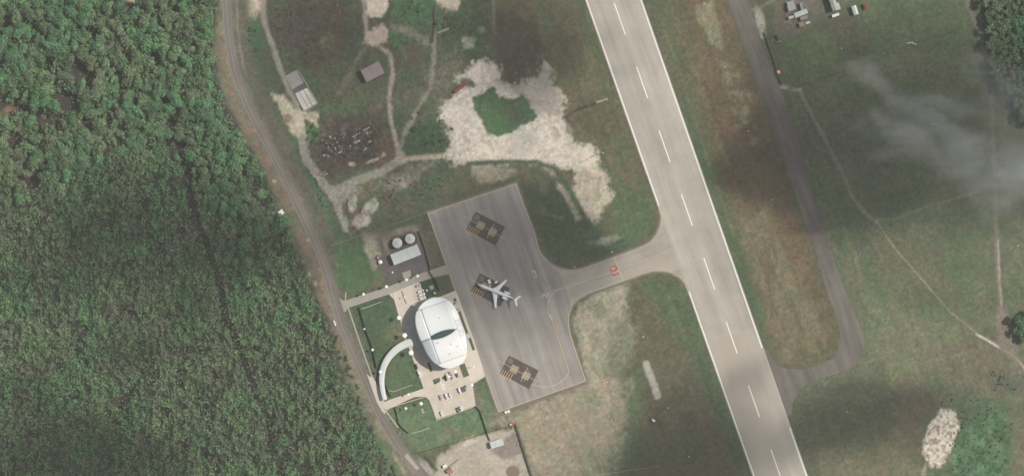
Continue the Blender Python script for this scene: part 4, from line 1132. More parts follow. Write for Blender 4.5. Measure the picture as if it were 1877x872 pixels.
# equipment lean-to strip north of it
for (c, lab) in (((728.8, 445.3), 'western of the two round white storage tanks, fully ringed by a dark bund'), ((752, 437.5), 'eastern of the two round white storage tanks, nearer the apron')):
    x, y = P(*c)
    t = empty('storage_tank', lab, 'storage tank', (x, y, 0), 0, 'round white storage tanks')
    MB().cyl(0, 0, 0, 5.0, 3.75, n=36).build('shell', M_TANK, t, False)
    mb = MB(); mb.loft([[(rr * math.cos(2 * math.pi * i / 36), rr * math.sin(2 * math.pi * i / 36), z) for i in range(36)] for rr, z in ((3.9, 5.0), (3.9, 5.12), (2.0, 5.5), (0.25, 5.75))])
    mb.build('roof', M_TANK, t)
    MB().cyl(0, 0, 5.75, 6.0, 0.3).build('vent', M_POLE, t)
    mb = MB()
    for i in range(8):
        a = 2 * math.pi * i / 8
        mb.tube((0.4 * math.cos(a), 0.4 * math.sin(a), 5.76), (3.85 * math.cos(a), 3.85 * math.sin(a), 5.17), 0.05, n=4)
    mb.build('rib', M_POLE, t)
    mb = MB()
    for q in (-0.25, 0.25): mb.tube((3.85, q, 0), (3.85, q, 5.6), 0.04)
    for k in range(14): mb.tube((3.85, -0.25, 0.3 + k * 0.36), (3.85, 0.25, 0.3 + k * 0.36), 0.025, n=4)
    mb.build('ladder', M_POLE, t)
def ringmesh(c, r0, r1, z, m, name):
    x, y = P(*c); n = 40
    vs = [(x + r * math.cos(2 * math.pi * i / n), y + r * math.sin(2 * math.pi * i / n), zz) for r, zz in ((r0, 0), (r0, z), (r1, z), (r1, 0)) for i in range(n)]
    fs = []
    for k in range(3):
        for i in range(n): j = (i + 1) % n; fs.append((k * n + i, k * n + j, (k + 1) * n + j, (k + 1) * n + i))
    return MB().add(vs, fs).build(name, m)
for c, lab in (((728.8, 445.3), 'low dark circular bund wall round the western white tank'), ((752, 437.5), 'low dark circular bund wall round the eastern white tank')):
    x, y = P(*c)
    sheet('bund_floor', [(c[0] + 13.2 * math.cos(a / 6.37), c[1] + 13.2 * math.sin(a / 6.37)) for a in range(40)], 0.018 + (0.003 if c[0] > 740 else 0), M_YARD)
    tag(ringmesh(c, 14.4 * S if c[0] < 740 else 12.4 * S, (14.4 if c[0] < 740 else 12.4) * S - 0.3, 0.6, M_YARD, 'bund_wall'), lab, 'bund wall', 'tank bund walls')
# small pump sets
for (u, v, r_, h_, nm, lab, cat) in ((697.3, 480, 1.5, 2.2, 'water_tank', 'small bright white cylindrical tank left of the service building', 'water tank'), (693, 472, 1.1, 1.6, 'pump_housing', 'small grey pump housing just above the small white tank', 'pump')):
    x, y = P(u, v); t = empty(nm, lab, cat, (x, y, 0))
    MB().box(-r_ - .5, r_ + .5, -r_ - .5, r_ + .5, 0, 0.2).build('plinth', M_YARD, t)
    MB().cyl(0, 0, 0.2, h_, r_, n=20).build('body', M_LAMPW if u > 695 else M_CONC, t)
    MB().loft([[(rr * math.cos(2 * math.pi * i / 20), rr * math.sin(2 * math.pi * i / 20), z) for i in range(20)] for rr, z in ((r_ + .06, h_), (r_ * .6, h_ + .3), (0.1, h_ + .4))]).build('lid', M_LAMPW if u > 695 else M_CONC, t)
x, y = P(791, 526.5); t = empty('inspection_plinth', 'square pale concrete plinth on the dark green lawn north of the terminal', 'plinth', (x, y, 0), EA)
MB().box(-1.7, 1.7, -1.7, 1.7, 0, 0.5, 0.1).build('base', M_CONC, t); MB().box(-0.9, 0.9, -0.9, 0.9, 0.5, 0.62).build('hatch', M_PATH, t)
x, y = P(774.5, 752.5); t = empty('utility_slab', 'small pale upright-oriented slab on the lawn left of the car park', 'utility slab', (x, y, 0), EA)
MB().box(-1.0, 1.0, -1.9, 1.9, 0, 0.45, 0.08).build('base', M_PATH, t); MB().box(-0.6, 0.6, -0.9, 0.9, 0.45, 0.52).build('hatch', M_CONC, t)

# western clearing buildings
building('brown_roof_hut', 'mauve brown roofed hut standing alone in the rough field west of the sand', 'hut', (683.5, 132.5), 37, 24.5, 5.0, M_SHEETBR, math.radians(27), M_WALLBR, 'gable', 0.35, nwin=3)
x, y = P(552, 167); t = empty('ruined_building', 'roofless concrete building ruin with a pale streaked slab at its lower end', 'ruin', (x, y, 0), 0)
q = lambda u, v: (P(u, v)[0] - x, P(u, v)[1] - y)
def pr(name, pts, z0, z1, m):
    pp = [q(*p) for p in pts]
    if sum(pp[i][0] * pp[(i + 1) % len(pp)][1] - pp[(i + 1) % len(pp)][0] * pp[i][1] for i in range(len(pp))) < 0: pp = pp[::-1]
    return MB().prism(pp, z0, z1).build(name, m, t)
pr('floor_slab', [(523, 140), (544, 128), (560, 150), (535, 165)], 0.05, 0.35, M_CONC)
pr('sunken_floor', [(534, 163), (557, 149), (563, 160), (541, 172)], 0.02, 0.12, M_YARD)
pr('pale_slab', [(541, 172), (563, 161), (582, 189), (557, 204)], 0.05, 0.8, M_CONCPALE)
mb_w = pr('parapet', [(546, 130), (547.5, 129.2), (583.5, 189), (582, 190)], 0.0, 1.2, M_CONC)
pr('end_wall', [(582, 190), (583, 191), (560, 205), (559, 204)], 0.0, 1.0, M_CONC)
for k in range(2):
    a = 0.3 + k * 0.37; cu = 541 + (563 - 541) * a; cv = 172 + (161 - 172) * a
    pr('upstand', [(cu, cv), (cu + 1.2, cv - 0.6), (cu + 18.5, cv + 29), (cu + 17.3, cv + 29.8)], 0.8, 0.95 + 0.05 * (k % 2), M_CONC)

# north-east hamlet
NE = 'buildings of the small hamlet at the top right'
building('grey_house', 'long pale roofed house in the middle of the top right compound', 'house', (1467, 25.5), 25, 9, 3.2, M_SHEETW, EA + 0.03, kind='gable', rise=0.7, group=NE)
building('grey_house', 'weathered grey roofed double shed above the long pale roofed house', 'shed', (1450, 15), 14, 11, 3.4, M_SHEETG, EA - 0.02, kind='gable', rise=0.6, group=NE)
building('grey_house', 'small grey annex roof at the very top left of the hamlet', 'annex', (1448, 6.5), 13, 6, 3.0, M_SHEETG, EA - 0.02, kind='mono', rise=0.4, group=NE, nwin=1)
building('grey_house', 'narrow grey lean-to running up from the long pale roofed house', 'lean-to', (1468.5, 12.5), 13, 5, 2.8, M_SHEETG, EA - math.pi / 2 - 0.1, kind='mono', rise=0.4, group=NE, nwin=1)
building('grey_house', 'small white roofed hut at the left end of the long pale roofed house', 'hut', (1449.5, 32.5), 9.5, 5, 2.6, M_SHEETW, EA, kind='gable', rise=0.4, group=NE, nwin=1)
building('grey_house', 'rust stained hut with pinkish roof below the long pale roofed house', 'hut', (1469, 45.5), 10, 7.5, 2.5, M_SHEETPINK, EA, kind='gable', rise=0.4, group=NE, nwin=1)
building('grey_house', 'tiny white roofed hut at the lower right corner of the compound', 'hut', (1480, 42.5), 8.5, 4.2, 2.5, M_SHEETW, EA, kind='gable', rise=0.3, group=NE, nwin=1)
building('grey_house', 'grey courtyard roof between the long pale house and the rust stained hut', 'annex', (1473, 33.5), 14, 6, 2.5, M_CONC, EA, kind='flat', group=NE, nwin=1)
building('grey_house', 'long grey roofed two-bay house cut by the top edge of the photo', 'house', (1525, 5), 34, 11, 5.5, M_SHEETG, EA - math.pi / 2, kind='gable', rise=0.8, group=NE, nwin=4)
building('grey_house', 'narrow light grey side wing along the right of the two-bay house', 'side wing', (1535.5, 12.5), 13, 5.5, 3.2, M_SHEETW, EA - math.pi / 2, kind='mono', rise=0.4, group=NE, nwin=1)
building('grey_house', 'cream roofed low hut below the long two-bay house', 'hut', (1530.8, 28.8), 13.5, 5.2, 2.7, M_CREAM, EA, kind='gable', rise=0.35, group=NE, nwin=2)
building('grey_house', 'small pale square-ish house standing alone right of the two-bay house', 'house', (1566, 20), 17, 9, 3.6, M_SHEETW, EA - math.pi / 2 - 0.0, kind='gable', rise=0.5, group=NE, nwin=2)
building('red_hut', 'small faded red roofed hut at the far right of the hamlet', 'hut', (1585.5, 13), 11, 6, 2.4, M_RUST, EA - math.pi / 2, kind='gable', rise=0.3, group=NE, nwin=1)

building('white_shed', 'white roofed shed with a dark shadow on its left in the southern compound', 'shed', (911, 811.5), 24.5, 12.5, 3.6, M_SHEETW, EA - 0.05, kind='gable', rise=0.5, nwin=2)

# ------------------------------------------------------------------ containers, signs, oddments
def container(u, v, Lp, Wp, ang, m, label, h=2.6, name='shipping_container', cat='shipping container'):
    x, y = P(u, v); t = empty(name, label, cat, (x, y, 0), ang)
    L_ = Lp * S / 2; W_ = Wp * S / 2
    MB().box(-L_, L_, -W_, W_, 0.1, h, 0.05).build('body', m, t)
    mb = MB(); n = max(4, int(L_ * 2 / 0.6))
    for k in range(n):
        xx = -L_ + 0.15 + (2 * L_ - 0.3) * k / (n - 1)
        mb.box(xx - 0.07, xx + 0.07, -W_ - 0.04, W_ + 0.04, 0.15, h + 0.045)
    mb.build('corrugation', m, t)
    d = MB().box(L_ + 0.003, L_ + 0.06, -W_ * 0.95, W_ * 0.95, 0.2, h - 0.1).build('door', m, t)
    MB().box(L_ + 0.061, L_ + 0.1, -0.05, 0.05, 0.3, h - 0.2).build('handle', M_POLE, d)
    return t
container(843.5, 161, 27, 6, math.radians(37), M_RUST, 'long rusty red container lying at the left edge of the big sand clearing', 2.4)
container(812, 57, 23, 3.6, math.radians(22), M_SCRAPW, 'long narrow chalky white trough beside the dark ditch at the top', 1.2, 'concrete_trough', 'trough')
container(823, 861, 10, 7, math.radians(35), PAINTS['red'], 'faded red container at the lower left of the southern compound', 2.4)
container(829, 866, 9, 2.6, math.radians(38), PAINTS['pink'], 'narrow pale pink container just right of the faded red one', 1.6)
container(815, 853, 7, 5, math.radians(30), M_CREAM, 'small cream box cabin behind the faded red container', 2.2, 'site_cabin', 'cabin')
container(832, 848, 22, 2.2, math.radians(38), M_SHEETPINK, 'thin brownish beam stack leading up from the faded red container', 0.8, 'beam_stack', 'beam stack')
x, y = P(515.5, 389.5)
t = empty('roadside_hut', 'tiny bright white roofed hut at the forest edge left of the road', 'hut', (x, y, 0), EA + 0.2)
MB().box(-1.5, 1.5, -1.3, 1.3, 0, 2.3).build('wall', M_CREAM, t); MB().box(-2.1, 2.1, -1.9, 1.9, 2.31, 2.45, 0.03).build('roof', M_LAMPW, t); MB().box(-0.4, 0.4, -1.36, -1.301, 0, 1.9).build('door', M_WALLBR, t)
x, y = P(526, 418)
t = empty('blue_barrel', 'small blue barrel at the forest edge below the tiny white hut', 'barrel', (x, y, 0))
MB().cyl(0, 0, 0, 1.3, 0.55, 0.55, 14).build('body', paint('blue plastic', (0.05, 0.08, 0.25)), t)
# orange marker on the strip edge
x, y = P(1426.5, 132.5)
t = empty('orange_marker', 'bright orange boxy marker with a white top beside the old asphalt strip', 'marker', (x, y, 0), EA)
MB().box(-1.6, 1.6, -1.9, 1.9, 0, 1.5, 0.2).build('body', M_ORANGE, t); MB().box(-0.7, 1.0, -0.9, 0.9, 1.5, 1.9, 0.1).build('cap', M_CREAM, t)
x, y = P(938.5, 776.5)
t = empty('red_marker', 'small red box beside the corner of the brown wall south of the apron', 'marker', (x, y, 0), EA)
MB().box(-2.2, 1.8, -1.1, 1.1, 0, 1.3, 0.15).build('body', M_ORANGE, t); MB().box(-1.6, -0.5, -0.5, 0.5, 1.3, 1.5).build('cap', M_CREAM, t)
for i, (u, v, lab) in enumerate(((927.3, 754.6, 'left one of two round white drums below the apron corner'), (932.2, 753.2, 'right one of two round white drums below the apron corner'))):
    x, y = P(u, v); t = empty('white_drum', lab, 'drum', (x, y, 0), 0, 'two round white drums')
    MB().cyl(0, 0, 0, 1.4, 1.05, n=20).build('body', M_LAMPW, t); MB().cyl(0, 0, 1.401, 1.5, 0.9, 0.5, 20).build('lid', M_LAMPW, t)
x, y = P(1197.5, 769.5)
t = empty('approach_beacon', 'white box beacon with a dark shadow, alone in the grass between apron and runway', 'beacon', (x, y, 0), math.radians(-40))
MB().box(-1.3, 1.3, -0.8, 0.8, 0.4, 2.0, 0.1).build('cabinet', M_LAMPW, t)
[MB().box(a - .1, a + .1, b - .1, b + .1, 0, 0.4).build('leg', M_POLE, t) for a in (-1.1, 1.1) for b in (-.6, .6)]
MB().cyl(0, 0, 2.0, 2.5, 0.2).build('lens', M_GLASS, t)

# ------------------------------------------------------------------ runway edge markers, ground lights
ML = 'white ground light markers on the airfield grass'
for (u, v, lab) in ((1290.5, 7, 'topmost white marker light on the pale grass patch right of the runway'), (1329, 122.5, 'white marker light below the pale grass patch right of the runway'), (1371.5, 240.5, 'white marker light on the pale streak left of the old asphalt strip'), (1416, 366, 'white marker light in the shaded grass left of the old strip'),
                    (1122, 462, 'white marker light just above the hold line of the taxiway'), (1179, 617, 'white marker light in the grass above the pale slab strip'), (1263, 836, 'lowest white marker light left of the runway'), (1225, 747, 'faint white marker light left of the runway near the white beacon'), (1552, 754, 'small white marker in the shaded grass right of the runway'),
                    (1113, 700, 'small white marker right of the lower apron corner'), (1105, 280, 'small white marker between sand and runway'), (1543, 89, 'small white marker in the meadow below the hamlet'), (1053, 489, 'small white marker on the grass above the taxiway bend'), (1866, 450, 'white marker beside the dirt track at the right edge')):
    x, y = P(u, v); t = empty('marker_light', lab, 'marker light', (x, y, 0), 0, ML)
    MB().box(-0.5, 0.5, -0.5, 0.5, 0, 0.12).build('base', M_CONC, t)
    MB().cyl(0, 0, 0.12, 0.5, 0.38, 0.28, 12).build('housing', M_LAMPW, t)

# ------------------------------------------------------------------ lamps
def lamp(u, v, r, h, label, heads=1):
    r *= 1.2; x, y = P(u, v); t = empty('street_lamp', label, 'lamp', (x, y, 0), EA, 'white headed lamps round the terminal')
    MB().cyl(0, 0, 0, 0.3, 0.28).build('base', M_CONC, t)
    MB().cyl(0, 0, 0.3, h, 0.11, 0.07, 10).build('pole', M_POLE, t)
    mb = MB(); n = 20
    mb.loft([[(rr * math.cos(2 * math.pi * i / n), rr * math.sin(2 * math.pi * i / n), z) for i in range(n)] for rr, z in ((r * 0.5, h - 0.1), (r, h), (r, h + 0.12), (r * 0.6, h + 0.3), (0.1, h + 0.36))])
    mb.build('lamp_head', M_LAMPW, t)
    if heads > 1:
        mb = MB()
        for k in range(4):
            a = k * math.pi / 2; mb.tube((0, 0, h - 0.3), (r * 0.9 * math.cos(a), r * 0.9 * math.sin(a), h - 0.05), 0.05, n=6)
        mb.build('bracket', M_POLE, t)
for a in ((667.3, 538.5, .85, 7, 'westernmost lamp on the north side of the access road'), (709, 524.8, .95, 7, 'second lamp from the road along the north access road'), (745.7, 512.5, .85, 7, 'lamp just right of the tank yard gate'), (766, 505.3, .9, 7, 'lamp nearest the apron along the access road'),
          (720, 499, .55, 5, 'small lamp inside the tank yard above the access road'), (732, 581.5, 1.35, 8, 'wide headed lamp by the lawn halfway down the forecourt drive'), (742.8, 613.4, 1.5, 9, 'wide headed lamp where the covered walkway meets the terminal'), (754.5, 645, 1.6, 9, 'largest lamp head, on the corner of the walkway lawn and the drive'),
          (668.6, 602, .6, 6, 'small lamp on the western fence line halfway down'), (683.7, 640, .85, 6, 'lamp on the lower end of the western fence line'), (698, 680, 1.0, 7, 'lamp at the outer side of the curved walkway'), (749, 721.5, .8, 6, 'small lamp on the north kerb of the southern entrance drive'),
          (744.6, 746.8, .85, 6, 'left lamp on the lawn below the southern entrance drive'), (772.5, 738, 1.1, 7, 'right lamp on the lawn below the southern entrance drive'), (865.3, 704.3, 1.0, 7, 'lamp on the lawn right of the car park corner'), (835, 680, 1.1, 7, 'lamp just below the south end of the terminal roof'), (823.5, 689, .9, 6, 'lamp between the cars south of the terminal'),
          (807, 699.5, .6, 5, 'small lamp at the corner of the planted bed south of the terminal'), (783, 531.8, .6, 5, 'small lamp by the white cars north of the terminal'), (797, 536.5, .6, 5, 'small lamp at the lawn edge right above the terminal roof'), (742, 544, .5, 5, 'small lamp on the narrow median north of the terminal'), (868, 671, .55, 5, 'faint small lamp on the pale plaza below right of the terminal')):
    lamp(a[0], a[1], a[2], a[3], a[4], 2 if a[2] > 1.2 else 1)

# ------------------------------------------------------------------ fences and walls
def fence(name, pts, h, m, label, cat='fence', post=3.0, solid=False, wd=0.06, rails=3):
    x0, y0 = P(*pts[0]); t = empty(name, label, cat, (x0, y0, 0))
    mb = MB(); pm = MB()
    for i in range(len(pts) - 1):
        a = Vector(P(*pts[i])) - Vector((x0, y0)); b = Vector(P(*pts[i + 1])) - Vector((x0, y0))
        d = b - a; ln = d.length; d.normalize(); nr = Vector((-d.y, d.x)) * wd
        if solid:
            mb.prism([tuple(a - nr), tuple(b - nr), tuple(b + nr), tuple(a + nr)], 0, h)
        else:
            for k in range(rails):
                z = h * (0.1 + 0.85 * k / max(1, rails - 1))
                mb.prism([tuple(a - nr), tuple(b - nr), tuple(b + nr), tuple(a + nr)], z - 0.05, z + 0.05)
            # woven mesh panel
            nn = nr * 0.3
            mb.prism([tuple(a - nn), tuple(b - nn), tuple(b + nn), tuple(a + nn)], 0.15, h * 0.93)
        k = max(1, int(ln / post))
        for j in range(k + 1):
            p = a + d * (ln * j / k)
            pm.box(p.x - wd * 1.6, p.x + wd * 1.6, p.y - wd * 1.6, p.y + wd * 1.6, 0, h + 0.15)
    mb.build('wall_panel' if solid else 'mesh_panel', m, t); pm.build('post', m, t)
    return t
fence('brown_wall', [(945.5, 777), (975.5, 873), (1003, 960)], 1.8, M_WALLBR, 'thick brown block wall closing the southern compound on its right', 'wall', 4, True, 0.55)
fence('mesh_fence', [(758, 832), (800, 820), (892, 793), (939, 779)], 2.0, M_FENCE, 'long dark mesh fence between the car park lawn and the southern compound', wd=0.10)
fence('mesh_fence', [(872, 744), (880, 752), (893, 793), (898, 806)], 2.0, M_FENCE, 'dark mesh fence dropping from the car park corner to the long fence', wd=0.08)
fence('mesh_fence', [(701, 551), (658.5, 563), (669.5, 601), (683.7, 639), (690.5, 674)], 2.2, M_FENCE, 'dark mesh fence bounding the square lawn beside the footpath', wd=0.10)
fence('mesh_fence', [(724, 746), (727, 756), (731, 775.5), (739, 785), (749, 793)], 1.8, M_FENCE, 'dark mesh fence curving round the small southern lawn', wd=0.09)
fence('mesh_fence', [(707.5, 705), (712, 718), (717, 727)], 1.8, M_FENCE, 'short dark fence beside the foot of the curved walkway', wd=0.08)
fence('wire_fence', [(608, 450), (632, 441), (700, 419), (785, 388)], 1.6, M_FENCEL, 'thin pale wire fence running from the road verge to the apron corner', wd=0.07)
fence('mesh_fence', [(768, 424), (779, 455), (789, 493)], 2.2, M_FENCE, 'dark mesh fence on the apron side of the tank yard', wd=0.10)
fence('mesh_fence', [(638, 547.5), (709, 524.5), (740, 513)], 1.6, M_FENCE, 'dark low fence along the north side of the access road', wd=0.07)
fence('security_fence', [(787, 496), (796, 510), (806, 532)], 2.2, M_FENCE, 'dark gate fence crossing the access road beside the apron', wd=0.10)
fence('drain_edge', [(1093, 870), (1150, 862), (1210, 853)], 0.4, M_FENCEL, 'thin pale drain edge at the bottom left of the runway', 'drain', wd=0.12, rails=1)
fence('ditch_rail', [(797, 12), (796.5, 45), (793, 76)], 0.9, M_DARKBR, 'dark narrow vertical barrier beside the chalky white trough', 'barrier', solid=True, wd=0.55, post=5)
fence('fallen_pipe', [(805, 122), (822, 111), (838, 101.5)], 0.5, M_DARKBR, 'thin dark pipe lying diagonally left of the sand clearing', 'pipe', solid=True, wd=0.25, post=20)
fence('field_fence', [(1400, 60), (1432, 157)], 1.2, M_FENCE, 'dark field fence dropping along the hamlet meadow to the orange marker corner', wd=0.07)

# ------------------------------------------------------------------ vehicles
def make_car(paintm, van=False):
    r = bpy.data.objects.new('parked_car', None); COL.objects.link(r)
    Lh, Wh = (2.5, 0.98) if van else (2.2, 0.9)
    secs = []   # body loft along x
    prof = [(-Lh, .55, .80, .72), (-Lh + .12, .35, .92, .86), (-Lh * .6, .28, .98, .98), (0, .28, 1.0, 1.0), (Lh * .55, .28, .96, .98), (Lh - .2, .35, .84, .88), (Lh, .5, .68, .70)]
    if van: prof = [(a, b, c + .12, d) for a, b, c, d in prof]
    for (x, z0, z1, wf) in prof:
        wv = Wh * wf
        secs.append([(x, -wv, z0), (x, wv, z0), (x, wv * 1.0, z0 + (z1 - z0) * .6), (x, wv * .9, z1), (x, -wv * .9, z1), (x, -wv * 1.0, z0 + (z1 - z0) * .6)])
    MB().loft(secs).build('body', paintm, r, True)
    x0, x1 = (-Lh + .1, Lh * .52) if van else (-Lh * .72, Lh * .38)
    zt = 1.95 if van else 1.42
    zb = .98
    g = MB().loft([[(x0, -Wh * .84, zb), (x1, -Wh * .84, zb), (x1, Wh * .84, zb), (x0, Wh * .84, zb)],
                   [(x0 + (.1 if van else .45), -Wh * .70, zt - .04), (x1 - .55, -Wh * .70, zt - .04), (x1 - .55, Wh * .70, zt - .04), (x0 + (.1 if van else .45), Wh * .70, zt - .04)]])
    g.build('windows', M_CARGLASS, r)
    MB().box(x0 + (.06 if van else .42), x1 - .53, -Wh * .72, Wh * .72, zt - .035, zt + .03, .02).build('cabin_roof', paintm, r)
    for sx in (-1, 1):
        for sy in (-1, 1):
            wmb = MB(); n = 12; cx = sx * Lh * .62
            wmb.loft([[(cx + .32 * math.cos(2 * math.pi * i / n), yy, .32 + .32 * math.sin(2 * math.pi * i / n)) for i in range(n)] for yy in (sy * (Wh - .2), sy * Wh * 1.0)])
            wmb.build('wheel', M_TYRE, r)
    return r
def kids(o): return [c for c in bpy.data.objects if c.parent == o]
PROTO = {}
def car(u, v, deg, col, label, van=False, group='cars parked round the terminal', name='parked_car', cat='car'):
    key = (col, van)
    x, y = P(u, v)
    if key not in PROTO:
        r = make_car(PAINTS[col], van); PROTO[key] = (r, kids(r))
    else:
        r0, ks = PROTO[key]; r = r0.copy(); COL.objects.link(r)
        for k in ks:
            c = k.copy(); COL.objects.link(c); c.parent = r
    r.name = name
    r.location = (x, y, 0.04); r.rotation_euler = (0, 0, math.radians(deg))
    tag(r, label, cat, group)
    return r
DN = -70.4
car(807.6, 728, DN, 'pink', 'dusty pink car, leftmost of the upper row in the car park')
car(818.5, 725.7, DN, 'white', 'white van beside the dusty pink car in the upper row', True, cat='van')
car(825, 723.6, DN, 'white', 'white car second from the pink one in the upper row')
car(842.8, 715.5, DN, 'white', 'white van in the right half of the upper row', True, cat='van')
car(848.5, 713.3, DN, 'grey', 'grey car between the two right-hand cars of the upper row')
car(853.5, 711.5, DN, 'silver', 'silver car at the right end of the upper row')
car(809.3, 757.5, DN, 'white', 'white car alone at the left end of the lower row')
car(839, 750.5, DN, 'grey', 'dark grey car in the middle of the lower row')
car(845, 748, DN, 'white', 'white car right of the dark grey one in the lower row')
car(816.8, 692.5, DN, 'black', 'black car nearest the planted bed below the terminal')
car(821, 684.5, DN + 90, 'white', 'white car parked crosswise below the terminal roof')
car(828.5, 690, DN, 'silver', 'silver car right of the black one below the terminal')
car(837.5, 686, DN, 'grey', 'grey car just right of the lamp below the terminal')
car(762.9, 671.3, DN, 'black', 'dark car standing on the drive left of the terminal')
car(768.7, 684.3, DN, 'white', 'white van on the drive just below the dark car', True, cat='van')
car(771.6, 533.7, 19.6, 'white', 'top one of three white vans parked north of the terminal', True, cat='van')
car(773.5, 539.6, 19.6, 'white', 'middle one of three white vans parked north of the terminal', True, cat='van')
car(775, 545.8, 19.6, 'white', 'lowest one of three white vans parked north of the terminal', True, cat='van')
car(766.3, 523.3, 19.6, 'pink', 'dusty pink car above the three white vans by the lawn')
car(613.3, 591.5, DN, 'white', 'white car pulled over on the left side of the main road', group='cars on the main road')
car(1424, 70, DN, 'black', 'dark vehicle parked by the hamlet meadow fence', group='vehicles by the hamlet')
car(1426, 77, DN + 90, 'grey', 'dark grey vehicle just below the dark one by the meadow fence', group='vehicles by the hamlet')
# ground service vehicles next to the aircraft
def tug(u, v, deg, label, Lh=1.9, Wh=1.0, name='baggage_tug', cat='baggage tug'):
    x, y = P(u, v); t = empty(name, label, cat, (x, y, 0.06), math.radians(deg), 'service vehicles round the parked jet')
    MB().box(-Lh, Lh, -Wh, Wh, .35, 1.0, .12).build('body', M_LAMPW, t)
    MB().box(-Lh * .8, 0, -Wh * .85, Wh * .85, 1.003, 1.8, .15).build('cab', M_LAMPW, t)
    MB().box(0.003, .08, -Wh * .8, Wh * .8, 1.05, 1.65).build('windscreen', M_CARGLASS, t)
    for sx in (-1, 1):
        for sy in (-1, 1):
            n = 10; cx = sx * Lh * .6
            MB().loft([[(cx + .33 * math.cos(2 * math.pi * i / n), yy, .33 + .33 * math.sin(2 * math.pi * i / n)) for i in range(n)] for yy in (sy * (Wh - .15), sy * (Wh + .05))]).build('wheel', M_TYRE, t)
tug(896.8, 515.8, -70, 'white service truck nearest the jet nose on the right side of the fuselage', 1.7, 1.1)
tug(909.3, 517, 30, 'small white service tug between the nose truck and the right wing', 1.2, .8)
# boarding stairs
x, y = P(897.8, 524.5)
t = empty('boarding_stairs', 'white mobile stairs standing against the front door of the jet', 'boarding stairs', (x, y, 0.06), math.radians(68))
mb = MB()
for k in range(8): mb.box(-1.6 + k * .35, -1.6 + k * .35 + .34, -.6, .6, 0.2 + k * .28, 0.26 + k * .28)
mb.build('step', M_LAMPW, t); MB().add([(-1.7, -.7, .1), (1.2, -.7, .1), (1.2, -.7, 3.4), (-1.7, -.7, 1.2), (-1.7, -.6, .1), (1.2, -.6, .1), (1.2, -.6, 3.4), (-1.7, -.6, 1.2)], [(0, 1, 2, 3), (7, 6, 5, 4), (3, 2, 6, 7), (0, 4, 5, 1), (0, 3, 7, 4), (1, 5, 6, 2)]).build('side_panel', M_LAMPW, t)
MB().add([(-1.7, .6, .1), (1.2, .6, .1), (1.2, .6, 3.4), (-1.7, .6, 1.2), (-1.7, .7, .1), (1.2, .7, .1), (1.2, .7, 3.4), (-1.7, .7, 1.2)], [(0, 1, 2, 3), (7, 6, 5, 4), (3, 2, 6, 7), (0, 4, 5, 1), (0, 3, 7, 4), (1, 5, 6, 2)]).build('side_panel', M_LAMPW, t)

# ------------------------------------------------------------------ the jet
nose = Vector(P(875.5, 520.5)); tailp = Vector(P(944.5, 548.3))
ax = (tailp - nose); FL = 33.0; ang = math.atan2(-ax.y, -ax.x)     # local +x towards the nose
x, y = nose
jet = empty('jet_airliner', 'white twin-jet airliner with rear engines and a T-tail parked on the middle stand', 'airliner', (x, y, 0.06), ang)
def ring(xc, zc, ry, rz, n=24): return [(xc, ry * math.cos(2 * math.pi * i / n), zc + rz * math.sin(2 * math.pi * i / n)) for i in range(n)]
mb = MB()
prof = [(0, 2.05, .08, .08), (-.35, 2.1, .42, .38), (-1.0, 2.2, .78, .72), (-2.0, 2.38, 1.1, 1.1), (-3.4, 2.55, 1.34, 1.38), (-5.0, 2.6, 1.42, 1.46), (-20, 2.6, 1.42, 1.46), (-23, 2.7, 1.36, 1.36), (-26, 2.95, 1.1, 1.1), (-29, 3.3, .66, .72), (-31, 3.55, .35, .42), (-32, 3.65, .16, .22)]
mb.loft([ring(*p) for p in prof]); fus = mb.build('fuselage', M_ACW, jet, True)
mb = MB(); mb.loft([[(-1.35 - .0, -.72, 2.80), (-1.35, .72, 2.80), (-2.35, 1.0, 3.28), (-2.35, -1.0, 3.28)], [(-1.15, -.55, 2.72), (-1.15, .55, 2.72), (-2.2, .6, 3.52), (-2.2, -.6, 3.52)]])
mb.build('windscreen', M_CARGLASS, fus)
mb = MB()
for sgn in (-1, 1):
    for k in range(24):
        xx = -5.2 - k * .72; mb.box(xx - .13, xx + .13, sgn * 1.35, sgn * 1.435, 2.85, 3.15)
mb.build('cabin_windows', M_CARGLASS, fus)
def wing(name, pts, zf, tf, m, par, mirror=1):
    """pts: (span y, x leading, x trailing); lens section"""
    secs = []
    for (yy, xl, xt) in pts:
        z = zf(yy); th = tf(yy); c = xt - xl
        secs.append([(xl, yy * mirror, z), (xl + c * .15, yy * mirror, z + th * .7), (xl + c * .45, yy * mirror, z + th), (xl + c * .8, yy * mirror, z + th * .5), (xt, yy * mirror, z), (xl + c * .8, yy * mirror, z - th * .25), (xl + c * .4, yy * mirror, z - th * .6), (xl + c * .12, yy * mirror, z - th * .4)])
    if mirror < 0: secs = [s[::-1] for s in secs]
    o = MB().loft(secs).build(name, m, par)
    return o
